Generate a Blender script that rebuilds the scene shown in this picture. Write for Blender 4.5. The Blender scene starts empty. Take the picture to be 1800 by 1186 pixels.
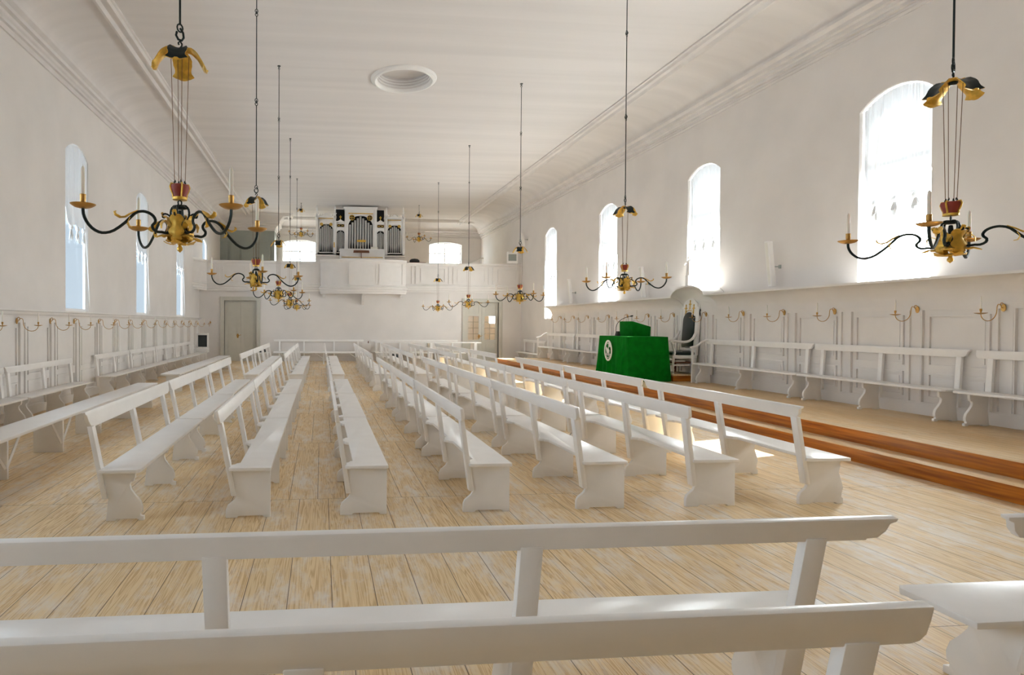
import bpy, bmesh, math, random
from mathutils import Vector, Matrix
random.seed(7)
PI = math.pi
SC = bpy.context.scene
COL = SC.collection
XL, XR, YB, YG, Y0 = -5.22, 8.95, 26.2, 33.1, -5.6      # side walls, door wall, gallery rear wall, wall behind
ZC = 7.2
ORD = ['first', 'second', 'third', 'fourth', 'fifth', 'sixth', 'seventh', 'eighth', 'ninth', 'tenth', 'eleventh', 'twelfth', 'thirteenth', 'fourteenth', 'fifteenth']

# ------------------------------------------------------------------ helpers
class MB:
    def __init__(s): s.v = []; s.f = []; s.m = []
    def add(s, vs, fs, mi=0):
        o = len(s.v); s.v += [tuple(p) for p in vs]
        for f in fs: s.f.append([o + i for i in f]); s.m.append(mi)
        return s
    def box(s, x0, x1, y0, y1, z0, z1, mi=0):
        vs = [(x, y, z) for x in (x0, x1) for y in (y0, y1) for z in (z0, z1)]
        return s.add(vs, [(0, 1, 3, 2), (4, 6, 7, 5), (0, 4, 5, 1), (2, 3, 7, 6), (0, 2, 6, 4), (1, 5, 7, 3)], mi)
    def prism(s, poly, ax, a, b, mi=0):
        def P(u, v, w): return {'x': (w, u, v), 'y': (u, w, v), 'z': (u, v, w)}[ax]
        n = len(poly)
        vs = [P(u, v, a) for u, v in poly] + [P(u, v, b) for u, v in poly]
        fs = [list(range(n)), list(range(2 * n - 1, n - 1, -1))] + [(i, (i + 1) % n, n + (i + 1) % n, n + i) for i in range(n)]
        return s.add(vs, fs, mi)
    def tube(s, pts, r, seg=6, closed=False, mi=0, flat=1.0):
        pts = [Vector(p) for p in pts]; n = len(pts)
        rs = r if isinstance(r, (list, tuple)) else [r] * n
        vs = []; up = None
        for i, p in enumerate(pts):
            if closed: t = pts[(i + 1) % n] - pts[i - 1]
            else: t = pts[min(i + 1, n - 1)] - pts[max(i - 1, 0)]
            t.normalize()
            if up is None:
                up = Vector((0, 0, 1)) if abs(t.z) < .9 else Vector((1, 0, 0))
            a = t.cross(up)
            if a.length < 1e-4: a = t.orthogonal()
            a.normalize(); b = a.cross(t); b.normalize(); up = b
            for k in range(seg):
                w = 2 * PI * k / seg
                vs.append(p + a * (math.cos(w) * rs[i] * flat) + b * (math.sin(w) * rs[i]))
        fs = []
        for i in range(n if closed else n - 1):
            j = (i + 1) % n
            for k in range(seg):
                l = (k + 1) % seg
                fs.append((i * seg + k, i * seg + l, j * seg + l, j * seg + k))
        if not closed: fs += [list(range(seg))[::-1], [(n - 1) * seg + k for k in range(seg)]]
        return s.add(vs, fs, mi)
    def lathe(s, prof, c=(0, 0, 0), seg=12, mi=0, sx=1, sy=1):
        vs = []
        for r, z in prof:
            for k in range(seg):
                w = 2 * PI * k / seg
                vs.append((c[0] + r * sx * math.cos(w), c[1] + r * sy * math.sin(w), c[2] + z))
        fs = []
        for i in range(len(prof) - 1):
            for k in range(seg):
                l = (k + 1) % seg
                fs.append((i * seg + k, i * seg + l, (i + 1) * seg + l, (i + 1) * seg + k))
        n = len(prof)
        fs += [list(range(seg))[::-1], [(n - 1) * seg + k for k in range(seg)]]
        return s.add(vs, fs, mi)
    def sheet(s, rows, th=.002, mi=(0, 0)):
        """grid rows of points -> thick sheet (mi: top material, bottom material)"""
        R = len(rows); Cn = len(rows[0])
        P = [[Vector(p) for p in row] for row in rows]
        nr = [[None] * Cn for _ in range(R)]
        for i in range(R):
            for j in range(Cn):
                a = P[min(i + 1, R - 1)][j] - P[max(i - 1, 0)][j]
                b = P[i][min(j + 1, Cn - 1)] - P[i][max(j - 1, 0)]
                q = a.cross(b)
                nr[i][j] = q.normalized() if q.length > 1e-9 else Vector((0, 0, 1))
        top = [P[i][j] + nr[i][j] * th / 2 for i in range(R) for j in range(Cn)]
        bot = [P[i][j] - nr[i][j] * th / 2 for i in range(R) for j in range(Cn)]
        q = [(i * Cn + j, i * Cn + j + 1, (i + 1) * Cn + j + 1, (i + 1) * Cn + j) for i in range(R - 1) for j in range(Cn - 1)]
        s.add(top, [f[::-1] for f in q], mi[0]); s.add(bot, q, mi[1])
        ed = [(i, 0) for i in range(R)] + [(R - 1, j) for j in range(1, Cn)] + [(i, Cn - 1) for i in range(R - 2, -1, -1)] + [(0, j) for j in range(Cn - 2, 0, -1)]
        n = len(ed); vs = [top[i * Cn + j] for i, j in ed] + [bot[i * Cn + j] for i, j in ed]
        return s.add(vs, [(k, (k + 1) % n, n + (k + 1) % n, n + k) for k in range(n)], mi[1])
    def xf(s, M):
        s.v = [tuple(M @ Vector(p)) for p in s.v]; return s
    def mesh(s, name, mats, bevel=0, angle=35, recalc=True):
        me = bpy.data.meshes.new(name)
        me.from_pydata(s.v, [], s.f)
        for i, p in enumerate(me.polygons): p.material_index = s.m[i]
        bm = bmesh.new(); bm.from_mesh(me)
        bmesh.ops.remove_doubles(bm, verts=bm.verts, dist=1e-5)
        if recalc: bmesh.ops.recalc_face_normals(bm, faces=bm.faces)
        if bevel:
            es = [e for e in bm.edges if len(e.link_faces) == 2 and e.calc_face_angle(0) > .6]
            bmesh.ops.bevel(bm, geom=es, offset=bevel, segments=2, affect='EDGES', profile=.5, clamp_overlap=True)
        bm.to_mesh(me); bm.free()
        for m in (mats if isinstance(mats, (list, tuple)) else [mats]): me.materials.append(m)
        for p in me.polygons: p.use_smooth = True
        me.set_sharp_from_angle(angle=math.radians(angle))
        return me
    def build(s, name, mats, parent=None, bevel=0, angle=35, recalc=True):
        o = bpy.data.objects.new(name, s.mesh(name, mats, bevel, angle, recalc))
        COL.objects.link(o)
        if parent: o.parent = parent
        return o

def tag(o, label, cat, group=None):
    o['label'] = label; o['category'] = cat
    if group: o['group'] = group
    return o
def thing(name, label, cat, loc=(0, 0, 0), rz=0, group=None):
    o = bpy.data.objects.new(name, None); COL.objects.link(o)
    o.empty_display_size = .1; o.location = loc; o.rotation_euler = (0, 0, rz)
    return tag(o, label, cat, group)
def struct(o, label=None, cat=None):
    o['kind'] = 'structure'
    if label: o['label'] = label
    if cat: o['category'] = cat
    return o
def copy_tree(o, parent=None):
    c = o.copy(); COL.objects.link(c)
    if parent: c.parent = parent
    for ch in list(o.children): copy_tree(ch, c)
    return c

# ------------------------------------------------------------------ materials
def lin(r, g, b):
    f = lambda c: (c / 12.92 if c <= .04045 else ((c + .055) / 1.055) ** 2.4)
    return (f(r / 255), f(g / 255), f(b / 255), 1)
def mat(name, col, rough=.5, metal=0, spec=.5, noise=0, nscale=6, bump=0, bscale=60, coat=0, col2=None, stretch=None):
    m = bpy.data.materials.new(name); m.use_nodes = True
    nt = m.node_tree; N = nt.nodes; b = N['Principled BSDF']
    b.inputs['Base Color'].default_value = col; b.inputs['Roughness'].default_value = rough
    b.inputs['Metallic'].default_value = metal; b.inputs['Specular IOR Level'].default_value = spec
    if coat: b.inputs['Coat Weight'].default_value = coat; b.inputs['Coat Roughness'].default_value = .15
    if noise or bump:
        tc = N.new('ShaderNodeTexCoord'); src = tc.outputs['Object']
        if stretch:
            mp = N.new('ShaderNodeMapping'); mp.inputs['Scale'].default_value = stretch
            nt.links.new(src, mp.inputs[0]); src = mp.outputs[0]
    if noise:
        n = N.new('ShaderNodeTexNoise'); n.inputs['Scale'].default_value = nscale; n.inputs['Detail'].default_value = 5
        nt.links.new(src, n.inputs['Vector'])
        r = N.new('ShaderNodeValToRGB'); c2 = col2 or tuple(c * (1 - noise) for c in col[:3]) + (1,)
        r.color_ramp.elements[0].position = .35; r.color_ramp.elements[0].color = c2
        r.color_ramp.elements[1].position = .65; r.color_ramp.elements[1].color = col
        nt.links.new(n.outputs['Fac'], r.inputs[0]); nt.links.new(r.outputs[0], b.inputs['Base Color'])
    if bump:
        n2 = N.new('ShaderNodeTexNoise'); n2.inputs['Scale'].default_value = bscale; n2.inputs['Detail'].default_value = 3
        nt.links.new(src, n2.inputs['Vector'])
        bp = N.new('ShaderNodeBump'); bp.inputs['Strength'].default_value = bump; bp.inputs['Distance'].default_value = .01
        nt.links.new(n2.outputs['Fac'], bp.inputs['Height']); nt.links.new(bp.outputs[0], b.inputs['Normal'])
    return m

def plank_mat(name, w, L, base, dark, pale, along='y', worn=.5, off=0.0, gap=.005, rough=.5):
    m = bpy.data.materials.new(name); m.use_nodes = True
    nt = m.node_tree; N = nt.nodes; K = nt.links.new; b = N['Principled BSDF']
    def math_(op, a, c=None, d=None):
        n = N.new('ShaderNodeMath'); n.operation = op
        for i, x in enumerate((a, c, d)):
            if x is None: continue
            if isinstance(x, (int, float)): n.inputs[i].default_value = x
            else: K(x, n.inputs[i])
        return n.outputs[0]
    tc = N.new('ShaderNodeTexCoord'); sp = N.new('ShaderNodeSeparateXYZ'); K(tc.outputs['Object'], sp.inputs[0])
    X, Y = (sp.outputs[0], sp.outputs[1]) if along == 'y' else (sp.outputs[1], sp.outputs[0])
    yl = math_('DIVIDE', math_('ADD', Y, off), L); yi = math_('FLOOR', yl)
    xs = math_('ADD', X, math_('MULTIPLY', math_('FRACT', math_('MULTIPLY', yi, .37)), w))   # each run of boards is shifted
    xl = math_('DIVIDE', xs, w); xi = math_('FLOOR', xl)
    fx = math_('FRACT', xl); fy = math_('FRACT', yl)
    ex = math_('MULTIPLY', math_('MINIMUM', fx, math_('SUBTRACT', 1, fx)), w)
    ey = math_('MULTIPLY', math_('MINIMUM', fy, math_('SUBTRACT', 1, fy)), L)
    g = math_('LESS_THAN', math_('MINIMUM', ex, ey), gap / 2)
    wn = N.new('ShaderNodeTexWhiteNoise'); wn.noise_dimensions = '2D'
    cv = N.new('ShaderNodeCombineXYZ'); K(xi, cv.inputs[0]); K(yi, cv.inputs[1]); K(cv.outputs[0], wn.inputs[0])
    # grain
    gv = N.new('ShaderNodeCombineXYZ')
    K(math_('MULTIPLY', X, 17), gv.inputs[0]); K(math_('MULTIPLY', Y, .55), gv.inputs[1]); K(math_('MULTIPLY', wn.outputs[0], 37), gv.inputs[2])
    gn = N.new('ShaderNodeTexNoise'); gn.inputs['Scale'].default_value = 1; gn.inputs['Detail'].default_value = 3; gn.inputs['Distortion'].default_value = .6
    K(gv.outputs[0], gn.inputs['Vector'])
    rings = math_('MULTIPLY_ADD', math_('SINE', math_('MULTIPLY', gn.outputs['Fac'], 70)), .5, .5)
    rr = math_('POWER', rings, 2.2)
    ln = N.new('ShaderNodeTexNoise'); ln.inputs['Scale'].default_value = .9; ln.inputs['Detail'].default_value = 6; ln.inputs['Roughness'].default_value = .65
    mp = N.new('ShaderNodeMapping'); mp.inputs['Scale'].default_value = (3.2, 1.2, 1) if along == 'y' else (1.2, 3.2, 1)
    K(tc.outputs['Object'], mp.inputs[0]); K(mp.outputs[0], ln.inputs['Vector'])
    fn = N.new('ShaderNodeTexNoise'); fn.inputs['Scale'].default_value = 4; fn.inputs['Detail'].default_value = 8; fn.inputs['Roughness'].default_value = .75
    K(mp.outputs[0], fn.inputs['Vector'])
    def mix(fac, a, c):
        n = N.new('ShaderNodeMix'); n.data_type = 'RGBA'
        if isinstance(fac, (int, float)): n.inputs[0].default_value = fac
        else: K(fac, n.inputs[0])
        for i, x in ((6, a), (7, c)):
            if isinstance(x, tuple): n.inputs[i].default_value = x
            else: K(x, n.inputs[i])
        return n.outputs[2]
    c = mix(math_('MULTIPLY', rr, .8), base, dark)
    c = mix(math_('MULTIPLY', wn.outputs[0], .3), c, tuple(x * .74 for x in base[:3]) + (1,))
    wear = N.new('ShaderNodeMapRange'); wear.inputs['From Min'].default_value = .5; wear.inputs['From Max'].default_value = .64
    K(math_('MULTIPLY_ADD', fn.outputs['Fac'], .5, math_('MULTIPLY', ln.outputs['Fac'], .55)), wear.inputs[0])
    c = mix(math_('MULTIPLY', wear.outputs[0], worn), c, pale)
    c = mix(math_('MULTIPLY', g, .85), c, (.07, .04, .018, 1))
    K(c, b.inputs['Base Color'])
    b.inputs['Roughness'].default_value = rough; b.inputs['Specular IOR Level'].default_value = .4
    bp = N.new('ShaderNodeBump'); bp.inputs['Strength'].default_value = .35; bp.inputs['Distance'].default_value = .004
    K(math_('SUBTRACT', math_('MULTIPLY', gn.outputs['Fac'], .25), g), bp.inputs['Height']); K(bp.outputs[0], b.inputs['Normal'])
    return m

M = {}
M['wall'] = mat('lime_plaster', (.785, .75, .725, 1), .9, noise=.07, nscale=.9, bump=.12, bscale=9)
M['ceil'] = mat('ceiling_plaster', (.75, .715, .70, 1), .92, noise=.075, nscale=1.0, stretch=(.10, 2.6, 1), bump=.1, bscale=1.2)
M['panel'] = mat('panel_paint', (.79, .76, .735, 1), .5, noise=.04, nscale=3)
M['white'] = mat('white_gloss_paint', (.88, .86, .84, 1), .28, noise=.035, nscale=5, bump=.04, bscale=14)
M['plain'] = mat('white_paint', (.86, .845, .83, 1), .45)
M['door'] = mat('grey_door_paint', (.60, .585, .52, 1), .45, noise=.04, nscale=4)
M['grey'] = mat('grey_green_paint', (.36, .39, .36, 1), .6, noise=.05, nscale=2)
M['floor'] = plank_mat('pine_floor', .265, 2.65, lin(232, 206, 162), lin(192, 152, 98), lin(226, 220, 212), worn=.8, off=2.33)
M['plat'] = plank_mat('platform_boards', .13, 3.3, lin(224, 194, 148), lin(196, 158, 108), lin(222, 208, 186), worn=.45, gap=.004)
M['riser'] = mat('varnished_pine', lin(196, 118, 28), .33, noise=.5, nscale=3, col2=lin(150, 78, 10), stretch=(1, .5, 9))
M['iron'] = mat('black_green_iron', (.012, .02, .018, 1), .42, .5)
M['gold'] = mat('gold_leaf', lin(238, 192, 82), .38, .5, noise=.3, nscale=22)
M['brass'] = mat('brass', lin(196, 152, 84), .34, .8)
M['red'] = mat('dull_red_paint', lin(148, 52, 34), .55, noise=.2, nscale=30)
M['wax'] = mat('candle_wax', (.85, .82, .74, 1), .5)
M['wax'].node_tree.nodes['Principled BSDF'].inputs['Subsurface Weight'].default_value = .15
M['rope'] = mat('rope', lin(120, 92, 66), .9)
M['black'] = mat('black_plastic', (.012, .012, .013, 1), .45)
M['dark'] = mat('inlay_shade_black', (.02, .02, .022, 1), .9)  # dark organ inlays, and shade inside its case put into the colour
M['leather'] = mat('dark_green_leather', (.012, .022, .018, 1), .38, bump=.1, bscale=40)
M['tin'] = mat('tin_pipe', (.60, .60, .59, 1), .36, .45)
M['brown'] = mat('brown_wood', lin(120, 72, 42), .45, noise=.3, nscale=8)
M['paper'] = mat('paper', (.8, .78, .72, 1), .8)
M['tree'] = mat('tree_leaves', (.10, .22, .05, 1), .8, noise=.5, nscale=3)
M['screen'] = mat('dark_screen', (.03, .035, .035, 1), .2)
M['cloth'] = mat('green_cloth', (.001, .16, .008, 1), .85, spec=.08, noise=.25, nscale=7, bump=.25, bscale=200)
M['cloth'].node_tree.nodes['Principled BSDF'].inputs['Sheen Weight'].default_value = .15
M['cloth'].node_tree.nodes['Principled BSDF'].inputs['Sheen Tint'].default_value = (.05, .6, .1, 1)
def curtain_mat():
    m = bpy.data.materials.new('curtain_voile'); m.use_nodes = True
    nt = m.node_tree; N = nt.nodes; K = nt.links.new; N.remove(N['Principled BSDF'])
    d = N.new('ShaderNodeBsdfDiffuse'); d.inputs[0].default_value = (.86, .87, .88, 1)
    t = N.new('ShaderNodeBsdfTranslucent'); t.inputs[0].default_value = (.82, .84, .86, 1)
    x = N.new('ShaderNodeMixShader'); x.inputs[0].default_value = .13
    K(d.outputs[0], x.inputs[1]); K(t.outputs[0], x.inputs[2]); K(x.outputs[0], N['Material Output'].inputs[0])
    return m
M['curtain'] = curtain_mat()
def glass_mat():
    m = bpy.data.materials.new('window_glass'); m.use_nodes = True
    nt = m.node_tree; N = nt.nodes; K = nt.links.new; N.remove(N['Principled BSDF'])
    d = N.new('ShaderNodeBsdfTransparent'); d.inputs[0].default_value = (.93, .96, .96, 1)
    t = N.new('ShaderNodeBsdfGlossy'); t.inputs['Roughness'].default_value = .03
    x = N.new('ShaderNodeMixShader'); x.inputs[0].default_value = .05
    K(d.outputs[0], x.inputs[1]); K(t.outputs[0], x.inputs[2]); K(x.outputs[0], N['Material Output'].inputs[0])
    return m
M['glass'] = glass_mat()

# ------------------------------------------------------------------ setting
WY = [8.66 + 4.70 * k for k in range(-1, 4)]          # window centres along both side walls
WY_L = [-.74] + WY + [27.47]  # leading entry: unseen window added to light faces turned towards the camera
W0, WS, WT, WW = 1.87, 5.20, 5.43, .60                # sill, springing, crown, half width
TH = .42

def arch(yc, hw, zs, zt, n=14):
    """points of a flat arch from (yc-hw, zs) over the crown to (yc+hw, zs)"""
    h = zt - zs; R = (hw * hw + h * h) / (2 * h); a0 = math.asin(min(1, hw / R))
    if h > hw * .99: R = hw; a0 = PI / 2
    return [(yc + R * math.sin(a), zt - R + R * math.cos(a)) for a in [-a0 + 2 * a0 * i / n for i in range(n + 1)]]

def long_wall(name, x0, x1, y0, y1, zt, wins):
    b = MB(); y = y0
    for yc, zs0, hw, zsp, ztop in wins:
        b.box(x0, x1, y, yc - hw, 0, zt)
        b.box(x0, x1, yc - hw, yc + hw, 0, zs0)
        b.prism(arch(yc, hw, zsp, ztop) + [(yc + hw, zt), (yc - hw, zt)], 'x', x0, x1)
        y = yc + hw
    b.box(x0, x1, y, y1, 0, zt)
    return struct(b.build(name, M['wall'], angle=20), cat='wall')
def arched_wins(ys): return [(y, W0, WW, WS - .0, WT) for y in ys]
long_wall('wall_left', XL - .12, XL, Y0, YG + .4, 7.6, arched_wins(WY_L))
long_wall('wall_right', XR, XR + TH, Y0, YG + .4, 7.6, arched_wins(WY) + [(30.6, 1.68, .75, 2.6, 2.75)])
# wall with the doors, below the gallery (the gallery floor rests on it)
DL, DR, DT = (-4.17, -2.79), (6.42, 7.92), 2.62
b = MB(); b.box(XL, DL[0], YB, YB + .3, 0, 3.25); b.box(DL[0], DL[1], YB, YB + .3, DT, 3.25); b.box(DL[1], DR[0], YB, YB + .3, 0, 3.25)
b.box(DR[0], DR[1], YB, YB + .3, DT, 3.25); b.box(DR[1], XR, YB, YB + .3, 0, 3.25)
struct(b.build('wall_back', M['wall']), cat='wall')
b = MB(); b.box(XL, XR, YB - .05, YG, 3.1, 3.25)
struct(b.build('floor_gallery', M['floor']), cat='gallery floor')
# rear wall of the gallery with two windows
def gwall():
    b = MB(); z0, z1 = 3.25, 7.6; x = XL
    for xc, hw, zs, zt in GW:
        b.box(x, xc - hw, YG, YG + .4, z0, z1); b.box(xc - hw, xc + hw, YG, YG + .4, z0, GS)
        b.prism(arch(xc, hw, zs, zt) + [(xc + hw, z1), (xc - hw, z1)], 'y', YG, YG + .4)
        x = xc + hw
    b.box(x, XR, YG, YG + .4, z0, z1)
    return struct(b.build('wall_gallery', M['wall'], angle=20), cat='wall')
GW = [(-1.2, .92, 6.08, 6.22), (6.92, .92, 6.08, 6.22)]; GS = 4.0
gwall()
b = MB(); b.box(XL - TH, XR + TH, Y0 - .3, Y0, 0, 7.6)
struct(b.build('wall_front', mat('ochre_bounce_plaster', (.60, .47, .30, 1), .85, noise=.05, nscale=2)), cat='wall')  # unseen wall behind the camera, coloured ochre to throw warm bounce light
b = MB(); b.box(XL - TH, XR + TH, Y0 - .3, YG + .4, -.15, 0)
struct(b.build('floor', M['floor']), cat='floor')

# ceiling: flat field with the round recess, coves and cornices
OC = (1.84, 13.5)
def ceiling():
    b = MB(); x0, x1, y0, y1 = XL - .05, XR + .05, Y0, YG
    angs = sorted([2 * PI * k / 48 for k in range(48)] + [math.atan2(y - OC[1], x - OC[0]) % (2 * PI) for x in (x0, x1) for y in (y0, y1)])
    inn, out = [], []
    for a in angs:
        c, s_ = math.cos(a), math.sin(a)
        inn.append((OC[0] + .60 * c, OC[1] + .60 * s_, ZC))
        t = min([(x1 - OC[0]) / c if c > 1e-9 else 1e9, (x0 - OC[0]) / c if c < -1e-9 else 1e9, (y1 - OC[1]) / s_ if s_ > 1e-9 else 1e9, (y0 - OC[1]) / s_ if s_ < -1e-9 else 1e9])
        out.append((OC[0] + t * c, OC[1] + t * s_, ZC))
    n = len(angs)
    up = [(p[0], p[1], ZC + .24) for p in inn]
    b.add(inn + out + up, [(i, (i + 1) % n, n + (i + 1) % n, n + i) for i in range(n)] + [(i, (i + 1) % n, 2 * n + (i + 1) % n, 2 * n + i) for i in range(n)] + [list(range(2 * n, 3 * n))])
    b.box(x0, x1, y0, y1, ZC + .3, ZC + .4)
    return struct(b.build('ceiling', M['ceil'], recalc=False), cat='ceiling')
ceiling()
b = MB()
ring = [(.60, 0), (.60, -.03), (.62, -.06), (.655, -.075), (.69, -.065), (.70, -.045), (.725, -.04), (.745, -.02), (.75, 0)]
vs = []; fs = []; S = 64
for r, z in ring:
    for k in range(S): vs.append((OC[0] + r * math.cos(2 * PI * k / S), OC[1] + r * math.sin(2 * PI * k / S), ZC + z))
for i in range(len(ring) - 1):
    for k in range(S): fs.append((i * S + k, i * S + (k + 1) % S, (i + 1) * S + (k + 1) % S, (i + 1) * S + k))
b.add(vs, fs)
for i in range(3):                                     # stepped rings inside the recess
    r = .60 - .012 * (i + 1); z0 = ZC + .05 + .06 * i
    b.tube([(OC[0] + r * math.cos(2 * PI * k / S), OC[1] + r * math.sin(2 * PI * k / S), z0) for k in range(S)], .012, 6, True)
struct(b.build('trim_1', M['plain']), 'white round moulded ring around the recess in the ceiling', 'ceiling rose')

# profile: (distance from wall, z) from the wall downward edge out to the ceiling field
CORN = [(0, 6.44), (.035, 6.44), (.045, 6.48), (.03, 6.50), (.03, 6.54), (.08, 6.545), (.08, 6.60), (.12, 6.62), (.13, 6.67), (.20, 6.68), (.21, 6.74), (.29, 6.78), (.30, 6.83), (.28, 6.84)]
def cove_prof(w):
    p = list(CORN)
    for i in range(1, 11):
        a = PI / 2 * i / 10
        p.append((.28 + (w - .28) * (1 - math.cos(a)) ** .9, 6.84 + (ZC - .03 - 6.84) * math.sin(a)))
    p += [(w, ZC - .10), (w + .05, ZC - .11), (w + .08, ZC - .08), (w + .10, ZC - .06), (w + .19, ZC - .06), (w + .20, ZC - .085), (w + .23, ZC - .085), (w + .26, ZC - .04), (w + .30, ZC - .03), (w + .30, ZC)]
    return p
def sweep(name, prof, fn0, fn1, label=None):
    b = MB(); n = len(prof)
    vs = [fn0(o, z) for o, z in prof] + [fn1(o, z) for o, z in prof]
    b.add(vs, [(i, i + 1, n + i + 1, n + i) for i in range(n - 1)])
    return struct(b.build(name, M['ceil'], angle=30), label, 'cornice')
P1 = cove_prof(1.34)
sweep('trim_2', P1, lambda o, z: (XL + o, Y0, z), lambda o, z: (XL + o, YG, z))
sweep('trim_3', P1, lambda o, z: (XR - o, Y0, z), lambda o, z: (XR - o, YG, z))
sweep('trim_4', P1, lambda o, z: (XL, YG - o, z), lambda o, z: (XR, YG - o, z))
# panelled closet in the rear left corner of the gallery
EX, EY = -2.45, 31.5
P2 = cove_prof(.7)
b = MB(); b.box(XL, EX, EY, YG, 3.25, 6.9)
for x in (-4.9, -4.3, -3.5, -2.75): b.box(x, x + .07, EY - .10, EY, 3.25, 5.9); b.box(x + .16, x + .21, EY - .07, EY, 3.3, 5.7)
b.box(XL, EX, EY - .04, EY, 5.85, 6.0)
struct(b.build('wall_closet', M['grey']), cat='wall')
sweep('trim_5', P2, lambda o, z: (XL, EY - o, z), lambda o, z: (EX + o, EY - o, z))
sweep('trim_6', P2, lambda o, z: (EX + o, EY - o, z), lambda o, z: (EX + o, YG, z))
sweep('trim_7', P1, lambda o, z: (XL, Y0 + o, z), lambda o, z: (XR, Y0 + o, z))

# windows: sash frame with glazing bars, pane
def window(i, side, yc, axis='x', hw=WW, z0=W0, zs=WS, zt=WT):
    w = bpy.data.objects.new('window_%d' % i, None); COL.objects.link(w); struct(w, None, 'window')
    d0 = {'l': XL - .075, 'r': XR + .15, 'b': YG + .22}[side]; t = .05
    b = MB(); ax = 'y' if side == 'b' else 'x'
    def bar(u0, u1, v0, v1):
        b.prism([(u0, v0), (u1, v0), (u1, v1), (u0, v1)], ax, d0 - t / 2, d0 + t / 2)
    bar(yc - hw, yc - hw + .06, z0 + .07, zs); bar(yc + hw - .06, yc + hw, z0 + .07, zs); bar(yc - hw, yc + hw, z0, z0 + .07)
    o = arch(yc, hw, zs, zt); a = arch(yc, hw - .06, zs, zt - .06)
    b.prism(o + a[::-1], ax, d0 - .026, d0 + .026)
    if side == 'b':
        t = .042; bar(yc - .03, yc + .03, z0 + .02, zt - .02); t = .036
        bar(yc - hw + .02, yc + hw - .02, zs - .5, zs - .44); t = .030
        for k in range(1, 4): bar(yc - hw + .02, yc + hw - .02, z0 + k * (zs - .5 - z0) / 4 - .015, z0 + k * (zs - .5 - z0) / 4 + .015)
    else:
        t = .036; bar(yc - hw + .02, yc + hw - .02, zs - .9, zs - .85)
    b.build('window_frame', M['plain'], w)
    g = MB(); g.prism([(yc - hw, z0), (yc + hw, z0)] + o[::-1], ax, d0 - .004, d0 + .004)
    g.build('pane', M['glass'], w)
k = 1
for y in WY_L: window(k, 'l', y); k += 1
for y in WY: window(k, 'r', y); k += 1
for xc, hw, zs, zt in GW: window(k, 'b', xc, 'y', hw, GS, zs, zt); k += 1

# curtains: gathered voile, its lower edge tied up in three knots
def curtain(side, yc, label):
    t = thing('curtain', label, 'curtain', group='white window curtains')
    d = -1 if side == 'l' else 1
    x0 = (XL if side == 'l' else XR) + d * (.025 if side == 'l' else .07)
    zb = 3.62
    rows = []; n = 72; m = 26; hw = WW - .02
    for i in range(m + 1):
        row = []
        for j in range(n + 1):
            u = -1 + 2 * j / n
            R = (WW * WW + (WT - WS) ** 2) / (2 * (WT - WS)); ztop = WT - R + math.sqrt(R * R - (hw * u) ** 2) - .02
            q = i / m
            # gather towards the three knots near the bottom
            kc = round(u * 1.5) / 1.5 * .92; kc = max(-.62, min(.62, kc))
            g = max(0, (q - .55) / .45) ** 2
            uu = u * (1 - g * .75) + kc * g * .75
            lift = .35 * g * (abs(u - kc) * 2.2)
            z = ztop + (zb - ztop) * q + lift * .4
            amp = .016 * (1 - .5 * q)
            x = x0 + d * (-amp * math.sin(j * 1.9 + .6 * math.sin(j * .7) + q) - .03 * g * math.cos((u - kc) * 5))
            row.append((x, yc + uu * hw, z))
        rows.append(row)
    MB().sheet(rows, .002).build('cloth', M['curtain'], t, angle=80)
    for u in (-.62, 0, .62):
        y = yc + u * .92 * hw; b = MB()
        b.lathe([(.0, .05), (.04, .04), (.055, .0), (.04, -.045), (.0, -.05)], (x0 - d * .03, y, zb + .03), 8, sx=.8)
        for q in range(7):
            a = q * .9 + u; L = .10 + .09 * random.random()
            b.sheet([[(x0 - d * (.03 + .03 * math.sin(a) * s_), y + (.05 * math.cos(a) + w * .035 * (1 - .6 * s_)) * s_ + w * .012, zb + .02 - L * s_ * 1.6) for w in (-1, 0, 1)] for s_ in (0, .35, .7, 1)], .004)
        b.build('knot', M['curtain'], t, angle=80)
    y = yc + .42
    MB().tube([(x0 - d * .05, y - .2, 5.22), (x0 - d * .055, y - .05, 3.7), (x0 - d * .06, y + (.18 if side == 'l' else -.1), 2.0)], .004, 5).build('cord', M['plain'], t)
for i, y in enumerate(WY_L[1:6]):
    curtain('l', y, 'knotted white curtain in left wall window, %s window from the near end' % ORD[i])
for i, y in enumerate(WY):
    curtain('r', y, 'knotted white curtain in right wall window, %s window from the near end' % ORD[i])

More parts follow.
